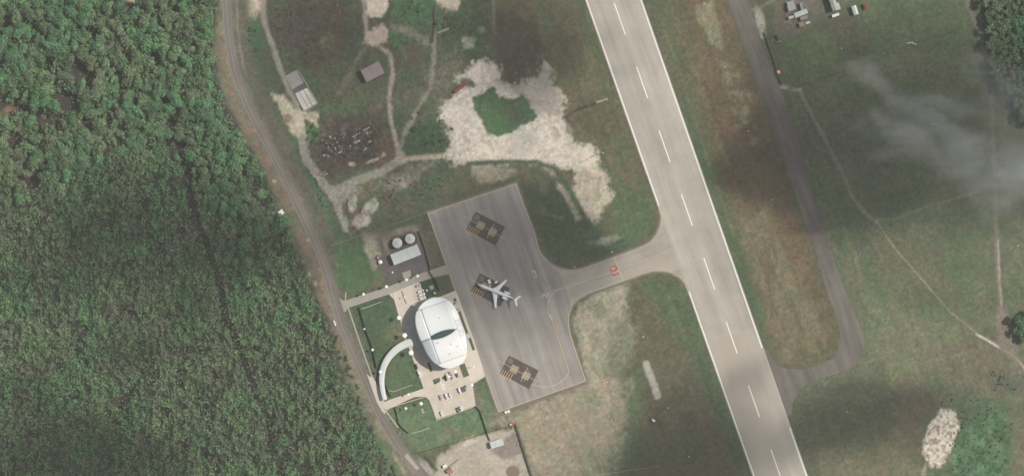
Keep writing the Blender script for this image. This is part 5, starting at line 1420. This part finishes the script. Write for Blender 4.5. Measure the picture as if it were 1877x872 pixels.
for mrr in (1, -1):
    w_ = wing('wing', [(0.6, -11.5, -18.2), (1.4, -12.3, -17.6), (3.6, -14.4, -18.0), (8, -17.0, -19.3), (11.6, -19.1, -20.6)], lambda q: 1.75 + q * .05, lambda q: .42 - q * .024, M_ACW, jet, mrr)
    wing('winglet', [(11.6, -19.2, -20.7), (12.0, -19.9, -21.1), (12.25, -20.6, -21.5)], lambda q: 2.33 + (q - 11.6) * 1.6, lambda q: .08, M_ACG, w_, mrr)
    mb = MB(); mb.loft([[(xx, mrr * 1.0 * 1 + mrr * 1.45 + rr * math.cos(2 * math.pi * i / 18), 3.1 + rr * math.sin(2 * math.pi * i / 18)) for i in range(18)] for xx, rr in ((-21.6, .66), (-21.9, .80), (-23.2, .84), (-25.0, .76), (-26.0, .55), (-26.6, .35))])
    e_ = mb.build('engine', M_ACW, jet, True)
    mb = MB(); mb.loft([[(xx, mrr * 2.45 + rr * math.cos(2 * math.pi * i / 18), 3.1 + rr * math.sin(2 * math.pi * i / 18)) for i in range(18)] for xx, rr in ((-21.57, .58), (-21.55, .57))]); mb.build('intake', M_CARGLASS, e_)
    MB().box(-24.8, -22.6, min(mrr * 1.2, mrr * 1.8), max(mrr * 1.2, mrr * 1.8), 2.95, 3.25).build('pylon', M_ACW, e_)
    wing('tailplane', [(0.0, -31.0, -33.4), (.4, -31.2, -33.5), (4.2, -34.0, -35.4)], lambda q: 7.1, lambda q: .16, M_ACW, jet, mrr)
mb = MB()
mb.loft([[(-25.8, -.04, 3.8), (-27.5, .16, 3.8), (-31.8, .03, 3.75), (-31.8, -.03, 3.75), (-27.5, -.16, 3.8)], [(-30.4, -.03, 7.05), (-31.0, .12, 7.05), (-33.4, .02, 7.05), (-33.4, -.02, 7.05), (-31.0, -.12, 7.05)]])
mb.build('tail_fin', M_ACG, jet)
for (xx, yy, zt) in ((-3.0, 0, 1.4), (-16.8, 1.9, 1.7), (-16.8, -1.9, 1.7)):
    mb = MB(); mb.tube((xx, yy, .4), (xx, yy, zt), .1); g_ = mb.build('landing_gear', M_POLE, jet)
    n = 14
    for q_ in (-.28, .28): MB().loft([[(xx + .42 * math.cos(2 * math.pi * i / n), yy + q_ + d_, .42 + .42 * math.sin(2 * math.pi * i / n)) for i in range(n)] for d_ in (-.12, .12)]).build('wheel', M_TYRE, g_)
MB().box(-6.2, -5.35, -1.50, -1.40, 1.7, 3.5).build('door', M_ACG, jet)

# ------------------------------------------------------------------ scrapyard
M_SCRAPG = mat('grey brown scrap', (.15, .135, .12), (.08, .07, .062), scale=1.2, fine=.3)
SCR = [(654, 260.5, 13, 4.5, 27, 'long pale', M_SCRAPW), (670.7, 237, 14, 2.6, 27, 'thin long pale', M_SCRAPW), (672.5, 244, 5, 4, 30, 'small white', M_SCRAPW), (654, 247, 5, 2.5, 27, 'short whitish', M_SCRAPW), (648.4, 250.7, 6, 3, 27, 'chalky', M_SCRAPW),
       (614.6, 272.5, 6.5, 2.6, -65, 'narrow white', M_SCRAPW), (607, 276, 6, 2.2, -60, 'thin white', M_SCRAPW), (622, 269, 5.5, 3, -65, 'stubby white', M_SCRAPW), (623, 279.7, 8, 3.6, 22, 'broad pale', M_SCRAPW), (631, 281.7, 3.2, 2.4, -30, 'tiny white', M_SCRAPW),
       (618, 261, 3.5, 3, -40, 'squarish pale', M_SCRAPW), (609.7, 265, 3.6, 2.6, -60, 'small pale', M_SCRAPW), (614, 254, 3, 2.6, 20, 'small light', M_SCRAPW), (598, 262.7, 3, 2.6, 0, 'isolated pale', M_SCRAPW), (601.6, 270.4, 4, 3, -60, 'pale', M_SCRAPW),
       (594, 285, 6, 4, 20, 'reddish', M_SHEETPINK), (601, 285.7, 4, 3.4, 10, 'pinkish', M_SHEETPINK), (641.5, 268, 4.2, 3.4, 30, 'grey', M_CONC), (677, 260, 8, 2.6, 25, 'long grey', M_CONC), (605, 251, 5, 4, 20, 'faint grey', M_CONC), (659, 244, 3, 2.4, 20, 'little white', M_SCRAPW), (679, 243, 3.4, 2.4, 30, 'little whitish', M_SCRAPW),
       (591, 317, 12, 1.6, 27, 'thin pale', M_CONC), (596, 320, 10, 2.4, 27, 'low pale', M_CONC), (669, 274, 9, 4, 35, 'dusty pale', M_CONC)]
rs = random.Random(7)
placew = {0: 'in the right half of the scrapyard', 1: 'at the left side of the scrapyard'}
for k in range(34):
    u = rs.uniform(584, 690); v = rs.uniform(232, 288) - (u - 640) * 0.35
    if abs(v - 262 + (u - 640) * 0.3) < 26: SCR.append((u, v, rs.uniform(3.5, 6.5), rs.uniform(2.2, 3.2), rs.choice((27, -63, 10, -50)), 'dark rusty', M_DARKBR))
for k in range(26):
    u = rs.uniform(584, 696); v = 264 - (u - 640) * 0.32 + rs.uniform(-24, 26)
    SCR.append((u, v, rs.uniform(2.6, 6), rs.uniform(1.8, 3), rs.choice((27, -63, 20, -55)), 'dull grey', M_SCRAPG if k % 2 else M_DARKBR))
SL = []
def scrap(u, v, Lp, Wp, deg, look, m, i):
    x, y = P(u, v)
    where = ('upper right' if u > 640 and v < 252 else 'lower right' if u > 640 else 'upper left' if v < 262 else 'lower left' if v < 295 else 'bottom left')
    sub = 'end' if u > 662 or u < 604 else 'part'
    lab = f'{look} scrap body in the {where} {sub} of the scrapyard'
    t = empty('scrap_vehicle', lab, 'scrap vehicle', (x, y, 0.15), math.radians(deg), 'wrecks dumped in the scrapyard'); SL.append((t, u, v, lab))
    L_ = Lp * S / 2; W_ = Wp * S / 2; h = 1.1 if L_ < 2 else 1.9
    MB().loft([[(-L_, -W_, .2), (L_, -W_, .2), (L_, W_, .2), (-L_, W_, .2)], [(-L_, -W_, h * .6), (L_, -W_, h * .55), (L_, W_, h * .55), (-L_, W_, h * .6)], [(-L_ * .8, -W_ * .85, h), (L_ * .55, -W_ * .85, h), (L_ * .55, W_ * .85, h), (-L_ * .8, W_ * .85, h)]]).build('body', m, t)
    MB().box(-L_ * .7, L_ * .7, -W_ * .8, W_ * .8, 0.0, .19).build('chassis', M_DARKBR, t)
for i, s_ in enumerate(SCR): scrap(*s_, i)
uniquify(SL)

for (u, v, a_) in ((1668, 79, 12), (1676, 81, 8), (1712, 228, 10)):
    E_ = MB(); x, y = P(u, v)
    E_.box(-a_ * S / 2, a_ * S / 2, -.45, .45, 0, .5, .1)
    o = E_.build('rubble_heap', M_CONCPALE); o.location = (x, y, 0); o.rotation_euler = (0, 0, math.radians(-8 if u != 1668 else 12)); tag(o, {1668: 'thin pale rubble streak in the shaded meadow below the hamlet', 1676: 'short pale rubble streak just right of the thin one in the meadow', 1712: 'faint pale rubble streak under the thin cloud'}[u], 'rubble', 'pale rubble streaks in the eastern meadow')
# ------------------------------------------------------------------ pond and small structures
x, y = P(940, 864)
sheet('pond', [(940 + 12.5 * math.cos(a * math.pi / 20), 864 + 11 * math.sin(a * math.pi / 20)) for a in range(40)], 0.05, M_WATER)

# ------------------------------------------------------------------ trees
rng = np.random.RandomState(5)
def leaves(cx, cy, r, h, n, size, col, zc=None, cj=0.34):
    """leaf clumps of one crown: (n*4,3) verts and (n*4,3) colours"""
    k = rng.randint(5, 10)
    bl = np.zeros((k, 4))
    a = rng.rand(k) * 2 * np.pi; q = np.sqrt(rng.rand(k)) * r * 0.72
    bl[:, 0] = q * np.cos(a); bl[:, 1] = q * np.sin(a)
    bl[:, 3] = r * rng.uniform(0.30, 0.52, k)
    bl[:, 2] = h - r * 0.55 - (q / r) ** 2 * r * 0.5 + rng.uniform(-.1, .15, k) * r
    bl[0] = (0, 0, h - r * 0.5, r * 0.5)
    b = bl[rng.choice(k, n, p=(bl[:, 3] ** 2) / (bl[:, 3] ** 2).sum())]
    d = rng.normal(size=(n, 3)); d[:, 2] = np.abs(d[:, 2]) * 0.9 + 0.05 - (rng.rand(n) < 0.2) * 0.6
    d /= np.linalg.norm(d, axis=1)[:, None]
    c = b[:, :3] + d * (b[:, 3] * rng.uniform(0.7, 1.28, n))[:, None]
    c[:, :2] += rng.normal(size=(n, 2)) * r * .05
    e_ = rng.uniform(.78, 1.22); c[:, 0] *= e_; c[:, 1] /= e_
    nr = d + rng.normal(size=(n, 3)) * 0.7 + np.array([0, 0, 0.25]); nr /= np.linalg.norm(nr, axis=1)[:, None]
    t1 = np.cross(nr, rng.normal(size=(n, 3))); t1 /= np.linalg.norm(t1, axis=1)[:, None]
    t2 = np.cross(nr, t1)
    s = size * rng.uniform(0.6, 1.25, n)[:, None] * 0.5
    v = np.stack([c - t1 * s - t2 * s * .6, c + t1 * s * .7 - t2 * s, c + t1 * s + t2 * s * .7, c - t1 * s * .6 + t2 * s], 1)
    v[:, :, 0] += cx; v[:, :, 1] += cy
    bc = 1 + (rng.rand(k) - 0.5) * 0.3
    cc = np.array(col)[None] * (1 + (rng.rand(n, 1) - .5) * 2 * cj)
    return v.reshape(-1, 3), np.repeat(cc, 4, axis=0)
def quads(n): return np.arange(n * 4).reshape(n, 4)
GAPS = [(25, 38, 13), (150, 135, 20), (170, 152, 16), (130, 188, 20), (25, 262, 20), (12, 205, 22), (40, 185, 18), (255, 190, 10), (180, 60, 12), (235, 100, 12), (290, 110, 13), (90, 62, 11), (300, 182, 11), (243, 2, 20), (205, 28, 12), (60, 325, 22), (165, 225, 14), (100, 215, 14), (115, 235, 12), (8, 170, 14), (60, 205, 12), (212, 205, 8), (228, 160, 8), (95, 110, 10), (150, 50, 8), (320, 15, 8), (322, 40, 8), (283, 100, 10), (300, 180, 9), (316, 226, 10), (332, 262, 12), (465, 357, 13), (425, 235, 6)]
DARKLINE = [(322, 240), (343, 310), (356, 373), (380, 446), (403, 503), (416, 579), (427, 597), (444, 647), (471, 714), (494, 767), (501, 814), (514, 848), (525, 900)]
def in_poly(poly, x, y): return sdf_poly(poly, np.asarray(x, float), np.asarray(y, float))
# poisson-like jittered sites
sites = []
def jit(u0, u1, v0, v1, st_, jf=0.42):
    us = np.arange(u0, u1, st_); vs = np.arange(v0, v1, st_ * 0.87)
    g = []
    for j, v in enumerate(vs):
        off = (j % 2) * st_ / 2
        g.append(np.stack([us + off + rng.uniform(-jf, jf, len(us)) * st_, np.full(len(us), v) + rng.uniform(-jf, jf, len(us)) * st_], 1))
    return np.concatenate(g)
def zoneA(u, v):   # 1 in the big-crowned north, 0 in the fine-grained south
    edge = 330 + 60 * (fbm(u, v, 90, 3, 41) - 0.5) * 2 + 25 * np.sin(u / 60.0) - 40 * sstep(120, 260, u) + 130 * sstep(330, 430, u)
    a = sstep(30, -30, v - edge)
    east = sstep(-75, -30, in_poly(FOREST, u, v)) * (v > 500) * 0.0
    return np.clip(a + east, 0, 1)
gA = jit(-60, 760, -60, 940, 11.5, 0.6); gB = jit(-60, 760, -60, 940, 7.4, 0.8)
def tree_filter(g, big):
    u, v = g[:, 0], g[:, 1]
    d = in_poly(FOREST, u, v) + (fbm(u, v, 20, 2, 44) - .5) * 12
    keep = d < (-4 if big else -1.5)
    z = zoneA(u, v); rr = rng.rand(len(u))
    keep &= (rr < z) if big else (rr >= z)
    for (a, b, c) in GAPS: keep &= ((u - a) ** 2 + (v - b) ** 2 > (c * 0.85) ** 2) | (rng.rand(len(u)) < 0.06)
    keep &= (dist_line(DARKLINE, u, v) > 6.5) | (rng.rand(len(u)) < 0.10)
    keep &= (fbm(u, v, 24, 3, 45) < (.635 if big else .70)) | (rng.rand(len(u)) < .15)
    return g[keep]
gA = tree_filter(gA, True); gB = []
gC = jit(1790, 1950, -60, 250, 9.5)
gC = gC[in_poly(NEF, gC[:, 0], gC[:, 1]) < -3]
gD = jit(1855, 1920, 565, 630, 9); gD = gD[np.hypot((gD[:, 0] - 1882) / 26, (gD[:, 1] - 597) / 30) < 1]
# forest-edge infill beside a few low thickets
def tcol(u, v, big):
    g = np.array((0.082, 0.185, 0.082)); ol = np.array((0.132, 0.170, 0.085)); dk = np.array((0.072, 0.125, 0.068)); br = np.array((0.130, 0.140, 0.085))
    n1 = fbm(np.array([u]), np.array([v]), 55, 3, 51)[0]; n2 = fbm(np.array([u]), np.array([v]), 30, 3, 52)[0]
    c = g * 1.0
    if not big: c = g * .5 + ol * .5
    if n1 > 0.56: c = c * .55 + ol * .45
    if n1 < 0.42: c = c * .5 + dk * .5
    if n2 > 0.58: c = c * .5 + br * .5
    if n2 < 0.40 and not big: c = c * .7 + dk * .3
    c = c * 1.22
    return c * rng.uniform(0.78, 1.25)
allA = [(u, v, 2.0 + 4.0 * rng.rand() ** 1.7, True) for u, v in gA] + [(u, v, rng.uniform(2.0, 3.4), True) for u, v in gC] + [(u, v, rng.uniform(2.0, 3.2), True) for u, v in gD]
def visible(t): return -3 < t[0] < 1880 and -3 < t[1] < 875
vis = sorted([t for t in allA if visible(t)], key=lambda t: -t[2])
indiv = vis[:296]; ids = set(id(t) for t in indiv)
restA = [t for t in allA if id(t) not in ids]
def trunk_mb(mb, x, y, h, r):
    mb.loft([[(x + q * math.cos(a * math.pi / 3), y + q * math.sin(a * math.pi / 3), z) for a in range(6)] for q, z in ((r * 1.4, 0), (r, h * .2), (r * .7, h * .7))])
M_T = {}
def tree_label(u, v, r, c):
    size = 'very broad' if r > 4.2 else 'broad' if r > 3.7 else 'medium'
    g = c[1] / max(1e-6, c[0])
    hue = 'bright green' if (c[1] > .135 and g > 1.6) else 'olive green' if g < 1.55 else 'dark green' if c[1] < .10 else 'mid green'
    if u > 1700: return f'{size} {hue} tree in the {"topmost" if v < 60 else "middle" if v < 130 else "lower" if v < 300 else "small detached"} part of the right-hand grove'
    col = ['leftmost', 'far left', 'left', 'left centre', 'right centre', 'right', 'roadward', 'road edge'][min(7, int(max(0, u) / 62))]
    row = ['topmost', 'upper', 'upper middle', 'middle', 'lower middle', 'lower'][min(5, int(max(0, v) / 75))]
    return f'{size} {hue} tree, {row} band, {col} of the forest'
TL = []
for (u, v, r, b) in indiv:
    x, y = P(u, v); h = r * 1.7 + rng.uniform(2.0, 5.0) + 1.5; c = tcol(u, v, True)
    t = empty('forest_tree', tree_label(u, v, r, c), 'tree', (x, y, 0), 0, 'broad-crowned trees of the forests')
    TL.append((t, u, v, t['label']))
    n = int(26 * r * r * .72) + 60
    vv, cc = leaves(0, 0, r, h, n, 0.92, c)
    raw_mesh('crown', vv, quads(n), cc, M_LEAF, t, False)
    mb = MB(); trunk_mb(mb, 0, 0, h, 0.10 * r * .6)
    for k in range(4):
        a = rng.rand() * 6.28; mb.tube((0, 0, h * .5), (r * .6 * math.cos(a), r * .6 * math.sin(a), h * .8), .1, .04, 5)
    mb.build('trunk', M_BARK, t)
uniquify(TL)
V = []; Cc = []; nq = 0
tb = MB()
for (u, v, r, b) in restA:
    x, y = P(u, v); h = r * 1.7 + rng.uniform(2.0, 5.0) + 1.0; n = int(26 * r * r * .72) + 40
    a, c = leaves(x, y, r, h, n, 0.92, tcol(u, v, True)); V.append(a); Cc.append(c); nq += n
    if rng.rand() < .3: trunk_mb(tb, x, y, h, .25)
# the continuous fine-grained canopy: leaf clumps scattered over a lumpy surface
CN = 430000
cu_ = rng.uniform(-60, 760, CN); cv_ = rng.uniform(-60, 945, CN)
dF = sdf_poly(FOREST, cu_, cv_) + (fbm(cu_, cv_, 20, 3, 44) - .5) * 14
kp = dF < -1.5
for (a_, b_, c_r) in GAPS:
    kp &= (((cu_ - a_) ** 2 + (cv_ - b_) ** 2) > (c_r * 0.98 * (.7 + .6 * fbm(cu_, cv_, 9, 2, 46))) ** 2) | (rng.rand(CN) < .10)
kp &= (dist_line(DARKLINE, cu_, cv_) > 6.5 + 8 * (fbm(cu_, cv_, 12, 2, 47) - .5)) | (rng.rand(CN) < .15)
kp &= (fbm(cu_, cv_, 22, 4, 45, .6) < .66 - .07 * zoneA(cu_, cv_)) | (rng.rand(CN) < .15)
cu_ = cu_[kp]; cv_ = cv_[kp]; dF = dF[kp]
def billow(u, v, sc, seed):
    wu = u + (vn(u / (sc * .6), v / (sc * .6), seed + 3) - .5) * sc * .5; wv = v + (vn(u / (sc * .6), v / (sc * .6), seed + 4) - .5) * sc * .5
    return 1 - np.abs(2 * vn(wu / sc, wv / sc, seed) - 1) ** .8
zA_ = zoneA(cu_, cv_)
def canopy_z(u, v):
    big = 1 - np.abs(2 * fbm(u, v, 19, 2, 91) - 1) * 2.2
    return 6.5 + 5.0 * (fbm(u, v, 48, 3, 90) - .5) * 2 + 3.0 * big + 3.6 * billow(u, v, 11.5, 92) + 1.8 * billow(u, v, 5.5, 93)
hz_ = canopy_z(cu_, cv_)
gx = (canopy_z(cu_ + 1.2, cv_) - hz_) / (1.2 * S); gy = -(canopy_z(cu_, cv_ + 1.2) - hz_) / (1.2 * S)
hz_ = np.minimum(hz_, 3.0 + (-dF) * .35 + 1.5 * rng.rand(len(hz_))) - 5.0 * zA_ * 0.6
hz_ = np.maximum(hz_ - np.abs(rng.normal(size=len(hz_))) * .55, .5)
nn_ = np.stack([-gx * .7, -gy * .7, np.ones(len(gx)) * 1.1], 1) + rng.normal(size=(len(gx), 3)) * .52
nn_[:, 2] = np.abs(nn_[:, 2]); nn_ /= np.linalg.norm(nn_, axis=1)[:, None]
t1_ = np.cross(nn_, rng.normal(size=nn_.shape)); t1_ /= np.linalg.norm(t1_, axis=1)[:, None]; t2_ = np.cross(nn_, t1_)
sz = .5 * rng.uniform(.55, 1.3, len(gx))[:, None] * 1.0
cc_ = np.stack([(cu_ - CU) * S, (CV - cv_) * S, hz_], 1)
vv_ = np.stack([cc_ - t1_ * sz - t2_ * sz * .6, cc_ + t1_ * sz * .7 - t2_ * sz, cc_ + t1_ * sz + t2_ * sz * .7, cc_ - t1_ * sz * .6 + t2_ * sz], 1).reshape(-1, 3)
GR = np.array((0.084, 0.190, 0.076)); OLV = np.array((0.130, 0.172, 0.084)); DKG = np.array((0.066, 0.118, 0.062)); BRW = np.array((0.125, 0.135, 0.088))
m1 = sstep(.40, .60, fbm(cu_, cv_, 70, 4, 51, .6))[:, None]; m2 = (sstep(.54, .66, fbm(cu_, cv_, 26, 4, 52, .6)) * .7)[:, None]; m3 = (sstep(.52, .66, fbm(cu_, cv_, 34, 4, 53, .65)) * .6)[:, None]
m4 = ((vn(cu_ / 5.5, cv_ / 5.5, 54) - .5) * .5 + (vn(cu_ / 2.5, cv_ / 2.5, 55) - .5) * .35)[:, None]
ccol = GR * (1 - m1) + (GR * .35 + OLV * .65) * m1
ccol = ccol * (1 - m3) + DKG * m3; ccol = ccol * (1 - m2) + BRW * m2
ccol = ccol * (1 + m4) * (1 + (rng.rand(len(m1), 1) - .5) * .45)
V.append(vv_); Cc.append(np.repeat(ccol, 4, axis=0)); nq += len(cu_)
fo = raw_mesh('forest', np.concatenate(V), quads(nq), np.concatenate(Cc), M_LEAF, None, False)
tag(fo, 'dense fine-grained forest canopy filling the left of the photo', 'forest', kind='stuff')
# shrubs: small dark bushes
def inside(poly, n, seed):
    r = random.Random(seed); p = np.array(poly); out = []
    while len(out) < n:
        u = r.uniform(p[:, 0].min(), p[:, 0].max()); v = r.uniform(p[:, 1].min(), p[:, 1].max())
        if in_poly(poly, np.array([u]), np.array([v]))[0] < 0: out.append((u, v))
    return out
zones = [([(1740, 790), (1770, 730), (1830, 735), (1860, 780), (1840, 860), (1745, 868)], 80, 'small dark bush on the lower-right green patch', 0.55, 1.0),
         ([(1815, 680), (1850, 680), (1862, 715), (1825, 715)], 16, 'dark bush in the clump above the green patch', .6, 1.3),
         ([(1735, 700), (1760, 735), (1745, 760), (1720, 745)], 6, 'small bush above the white rubble patch', .5, .9),
         ([(750, 200), (830, 225), (830, 265), (760, 280)], 26, 'low bush in the thicket left of the sand', .7, 1.5),
         ([(540, 80), (600, 90), (600, 130), (555, 125)], 14, 'low bush above the concrete ruin', .6, 1.2),
         ([(490, 10), (540, 20), (530, 60), (495, 50)], 10, 'grey-green bush right of the top track', .7, 1.3),
         ([(735, 0), (785, 10), (770, 30), (735, 28)], 10, 'bright bush at the top centre thicket', .9, 1.6),
         ([(452, 40), (470, 50), (476, 100), (460, 100)], 14, 'bright bush between road and track', .8, 1.4),
         ([(700, 330), (820, 320), (800, 365), (700, 372)], 22, 'low bush on the bank above the tank yard', .7, 1.3),
         ([(556, 230), (578, 228), (588, 262), (566, 262)], 14, 'bright green bush left of the scrapyard', .9, 1.6),
         ([(800, 20), (830, 30), (835, 70), (805, 60)], 10, 'low bush right of the dark top barrier', .7, 1.2),
         ([(668, 226), (700, 235), (700, 262), (680, 262)], 8, 'low bush at the right end of the scrapyard', .7, 1.2),
         ([(560, 300), (590, 345), (606, 385), (592, 380)], 12, 'low bush between road and gravel track', .8, 1.4),
         ([(575, 545), (600, 575), (640, 660), (668, 740), (650, 740), (612, 665)], 34, 'shrub on the bank between forest and road', 1.0, 1.9),
         ([(655, 740), (680, 770), (735, 872), (710, 872), (680, 800)], 22, 'shrub on the slope at the forest foot', 1.0, 1.8)]
SHL = []
for zi, (poly, n, lab, r0, r1) in enumerate(zones):
    cbase = np.array((0.055, 0.105, 0.052)) if zi not in (0, 1, 2) else np.array((0.040, 0.085, 0.042))
    if zi in (6, 7, 9): cbase = np.array((0.06, 0.135, 0.06))
    for (u, v) in inside(poly, n, 100 + zi):
        x, y = P(u, v); r = rng.uniform(r0, r1)
        k = max(14, int(22 * r * r)); vv, cc = leaves(0, 0, r, r * 1.15, k, .55, cbase * rng.uniform(.8, 1.25))
        vv[:, 2] = np.maximum(vv[:, 2], 0.03)
        o = raw_mesh('shrub', vv, quads(k), cc, M_LEAF, None, False); o.location = (x, y, 0)
        p_ = np.array(poly); fu = (u - p_[:, 0].min()) / np.ptp(p_[:, 0]); fv = (v - p_[:, 1].min()) / np.ptp(p_[:, 1])
        cell_ = ['topmost', 'upper', 'upper middle', 'lower middle', 'lower', 'bottom'][min(5, int(fv * 6))] if n > 60 else ('upper' if fv < .25 else 'upper middle' if fv < .5 else 'lower middle' if fv < .75 else 'lower') if n > 18 else ('upper' if fv < .5 else 'lower')
        tag(o, None, 'shrub', 'shrubs: ' + lab); SHL.append((o, u, v, f'{lab}, {cell_} band'))

uniquify(SHL)
# ------------------------------------------------------------------ clouds (closed bodies of thin vapour)
def cloud_mat(name, dens):
    m = bpy.data.materials.new(name); m.use_nodes = True
    t = m.node_tree; t.nodes.remove(t.nodes['Principled BSDF'])
    v = t.nodes.new('ShaderNodeVolumePrincipled')
    v.inputs['Color'].default_value = (.98, .98, .98, 1); v.inputs['Density'].default_value = dens
    v.inputs['Anisotropy'].default_value = 0.0
    t.links.new(v.outputs[0], t.nodes['Material Output'].inputs['Volume'])
    return m
def cloud(name, blobs, zc, sigma, shift, step, seed, label, persp=False, rough=0.75, nscale=160):
    us = np.arange(-420, 2320, step); vs = np.arange(-380, 1260, step)
    A_, B_ = np.meshgrid(us, vs, indexing='ij'); T = np.zeros(A_.shape)
    wx = (fbm(A_, B_, 120, 4, seed) - .5) * 90; wy = (fbm(A_, B_, 120, 4, seed + 5) - .5) * 90
    for (u, v, ru, rv, rot, tau) in blobs:
        x = A_ + wx - u; y = B_ + wy - v; c = math.cos(math.radians(rot)); s = math.sin(math.radians(rot))
        q = ((x * c + y * s) / ru) ** 2 + ((-x * s + y * c) / rv) ** 2
        T += tau * np.exp(-q * 1.1)
    T *= np.clip(1 + (fbm(A_ + (B_ * .4 if persp else 0), B_ * (1.6 if persp else 1), nscale, 6, seed + 9, .68) - .5) * 2.9 * rough, 0, 3)
    T = np.clip(T - 0.05, 0, None)
    th = T / sigma
    k = (CAM_H - zc) / CAM_H if persp else 1.0
    X = (A_ - CU) * S * k + shift[0]; Y = (CV - B_) * S * k + shift[1]
    bump = (fbm(A_, B_, 40, 3, seed + 2) - .5) * 4 * np.minimum(1, th / 5)
    top = np.stack([X, Y, zc + th * .55 + bump], -1); bot = np.stack([X, Y, zc - th * .45 + bump], -1)
    on = th > 0.0
    n0, n1 = A_.shape
    cellon = on[:-1, :-1] | on[1:, :-1] | on[:-1, 1:] | on[1:, 1:]
    idx = np.arange(n0 * n1).reshape(n0, n1)
    ft = np.stack([idx[:-1, 1:], idx[1:, 1:], idx[1:, :-1], idx[:-1, :-1]], -1)[cellon]
    ft = ft[:, ::1]
    # bottom vertices coincide with top ones where the thickness is zero -> share them
    bid = np.where(on, idx + n0 * n1, idx)
    fb = np.stack([bid[:-1, :-1], bid[1:, :-1], bid[1:, 1:], bid[:-1, 1:]], -1)[cellon]
    f = np.concatenate([ft, fb]); co = np.concatenate([top.reshape(-1, 3), bot.reshape(-1, 3)])
    used, inv = np.unique(f, return_inverse=True)
    o = raw_mesh(name, co[used], inv.reshape(-1, 4), None, cloud_mat(name + ' vapour', sigma), None, True)
    tag(o, label, 'cloud', kind='stuff')
    return o
ZC = 900.0  # cloud bank added out of view, its thickness shaped to cast the wanted shade
sh = SUNV * (ZC / math.tan(math.radians(SUN_EL)))
SHB = [(950, 95, 80, 95, 0, 1.7), (870, 60, 50, 40, 0, .5), (640, 130, 190, 130, 0, .55), (560, 60, 80, 60, 0, .4), (690, 290, 160, 60, 0, .5), (730, 440, 110, 60, 0, .45),
       (930, 430, 95, 95, 0, 1.5), (1000, 490, 90, 70, 0, 1.3), (890, 560, 80, 80, 0, .8), (1000, 400, 60, 60, 0, .7), (850, 500, 60, 80, 0, .5), (1050, 480, 80, 40, 0, .45), (1020, 410, 60, 50, 0, .5),
       (1122, 60, 22, 22, 0, .55), (1135, 130, 26, 26, 0, .45), (1380, 685, 30, 34, 30, .8), (1398, 838, 34, 50, 0, .8), (1350, 750, 30, 20, 0, .25),
       (1262, 815, 105, 85, 0, 2.3), (1200, 870, 130, 50, 0, .6), (1422, 300, 52, 60, 0, 1.5), (1540, 290, 160, 110, 10, 2.0), (1680, 130, 260, 120, 0, 1.4), (1700, 270, 160, 90, 0, 1.0), (1800, 320, 160, 70, 0, .7), (1480, 130, 60, 60, 0, .4),
       (1860, 370, 60, 60, 0, .7), (1590, 765, 120, 60, -15, 1.1), (1500, 790, 50, 40, 0, .4),
       (235, 440, 165, 105, 10, 1.3), (60, 500, 80, 60, 0, .6), (440, 440, 100, 60, 30, 1.3), (130, 845, 150, 65, 0, 1.7), (240, 640, 60, 30, 0, .6), (380, 520, 60, 60, 0, .5), (20, 740, 60, 60, 0, .7), (230, 650, 60, 30, 0, .5), (330, 600, 50, 40, 0, .4), (300, 850, 60, 30, 0, .4), (520, 640, 40, 20, 0, .0), (330, 300, 40, 90, -15, .35), (560, 470, 40, 50, 0, .4), (500, 360, 60, 50, 0, .35)]
cloud('cloud', SHB, ZC, 0.022, (sh.x, sh.y), 10, 3, 'unseen high cloud bank up-sun of the airfield, shaped so its shade darkens it')
cloud('thin_cloud', [(1885, 300, 120, 50, -10, 1.1), (1790, 275, 90, 26, 15, .40), (1700, 215, 90, 24, 30, .36), (1600, 165, 60, 22, 30, .2), (1830, 150, 60, 20, 30, .42), (1750, 190, 60, 14, 15, .3), (1640, 250, 60, 16, 35, .3), (1660, 260, 60, 40, 0, .2), (1740, 180, 60, 20, 10, .18), (1860, 200, 60, 40, 0, .16), (1560, 240, 50, 20, 20, .10), (1680, 300, 70, 24, 10, .16), (1540, 720, 60, 20, 20, .10), (1620, 690, 70, 24, 10, .09), (1480, 760, 40, 20, 0, .07)],
      130.0, 0.012, (0, 0), 8, 17, 'thin pale cloud wisps drifting over the upper right field', True, 0.9, 70)

# ------------------------------------------------------------------ haze
hm = bpy.data.materials.new('haze air'); hm.use_nodes = True
t_ = hm.node_tree; t_.nodes.remove(t_.nodes['Principled BSDF'])
hv = t_.nodes.new('ShaderNodeVolumePrincipled'); hv.inputs['Color'].default_value = (.95, .94, .90, 1); hv.inputs['Density'].default_value = 5.0e-5
t_.links.new(hv.outputs[0], t_.nodes['Material Output'].inputs['Volume'])
hz = MB().box(-7000, 7000, -7000, 7000, -1.0, CAM_H + 40).build('haze', hm)
tag(hz, 'faint even haze in the air over the whole airfield', 'haze', kind='stuff')
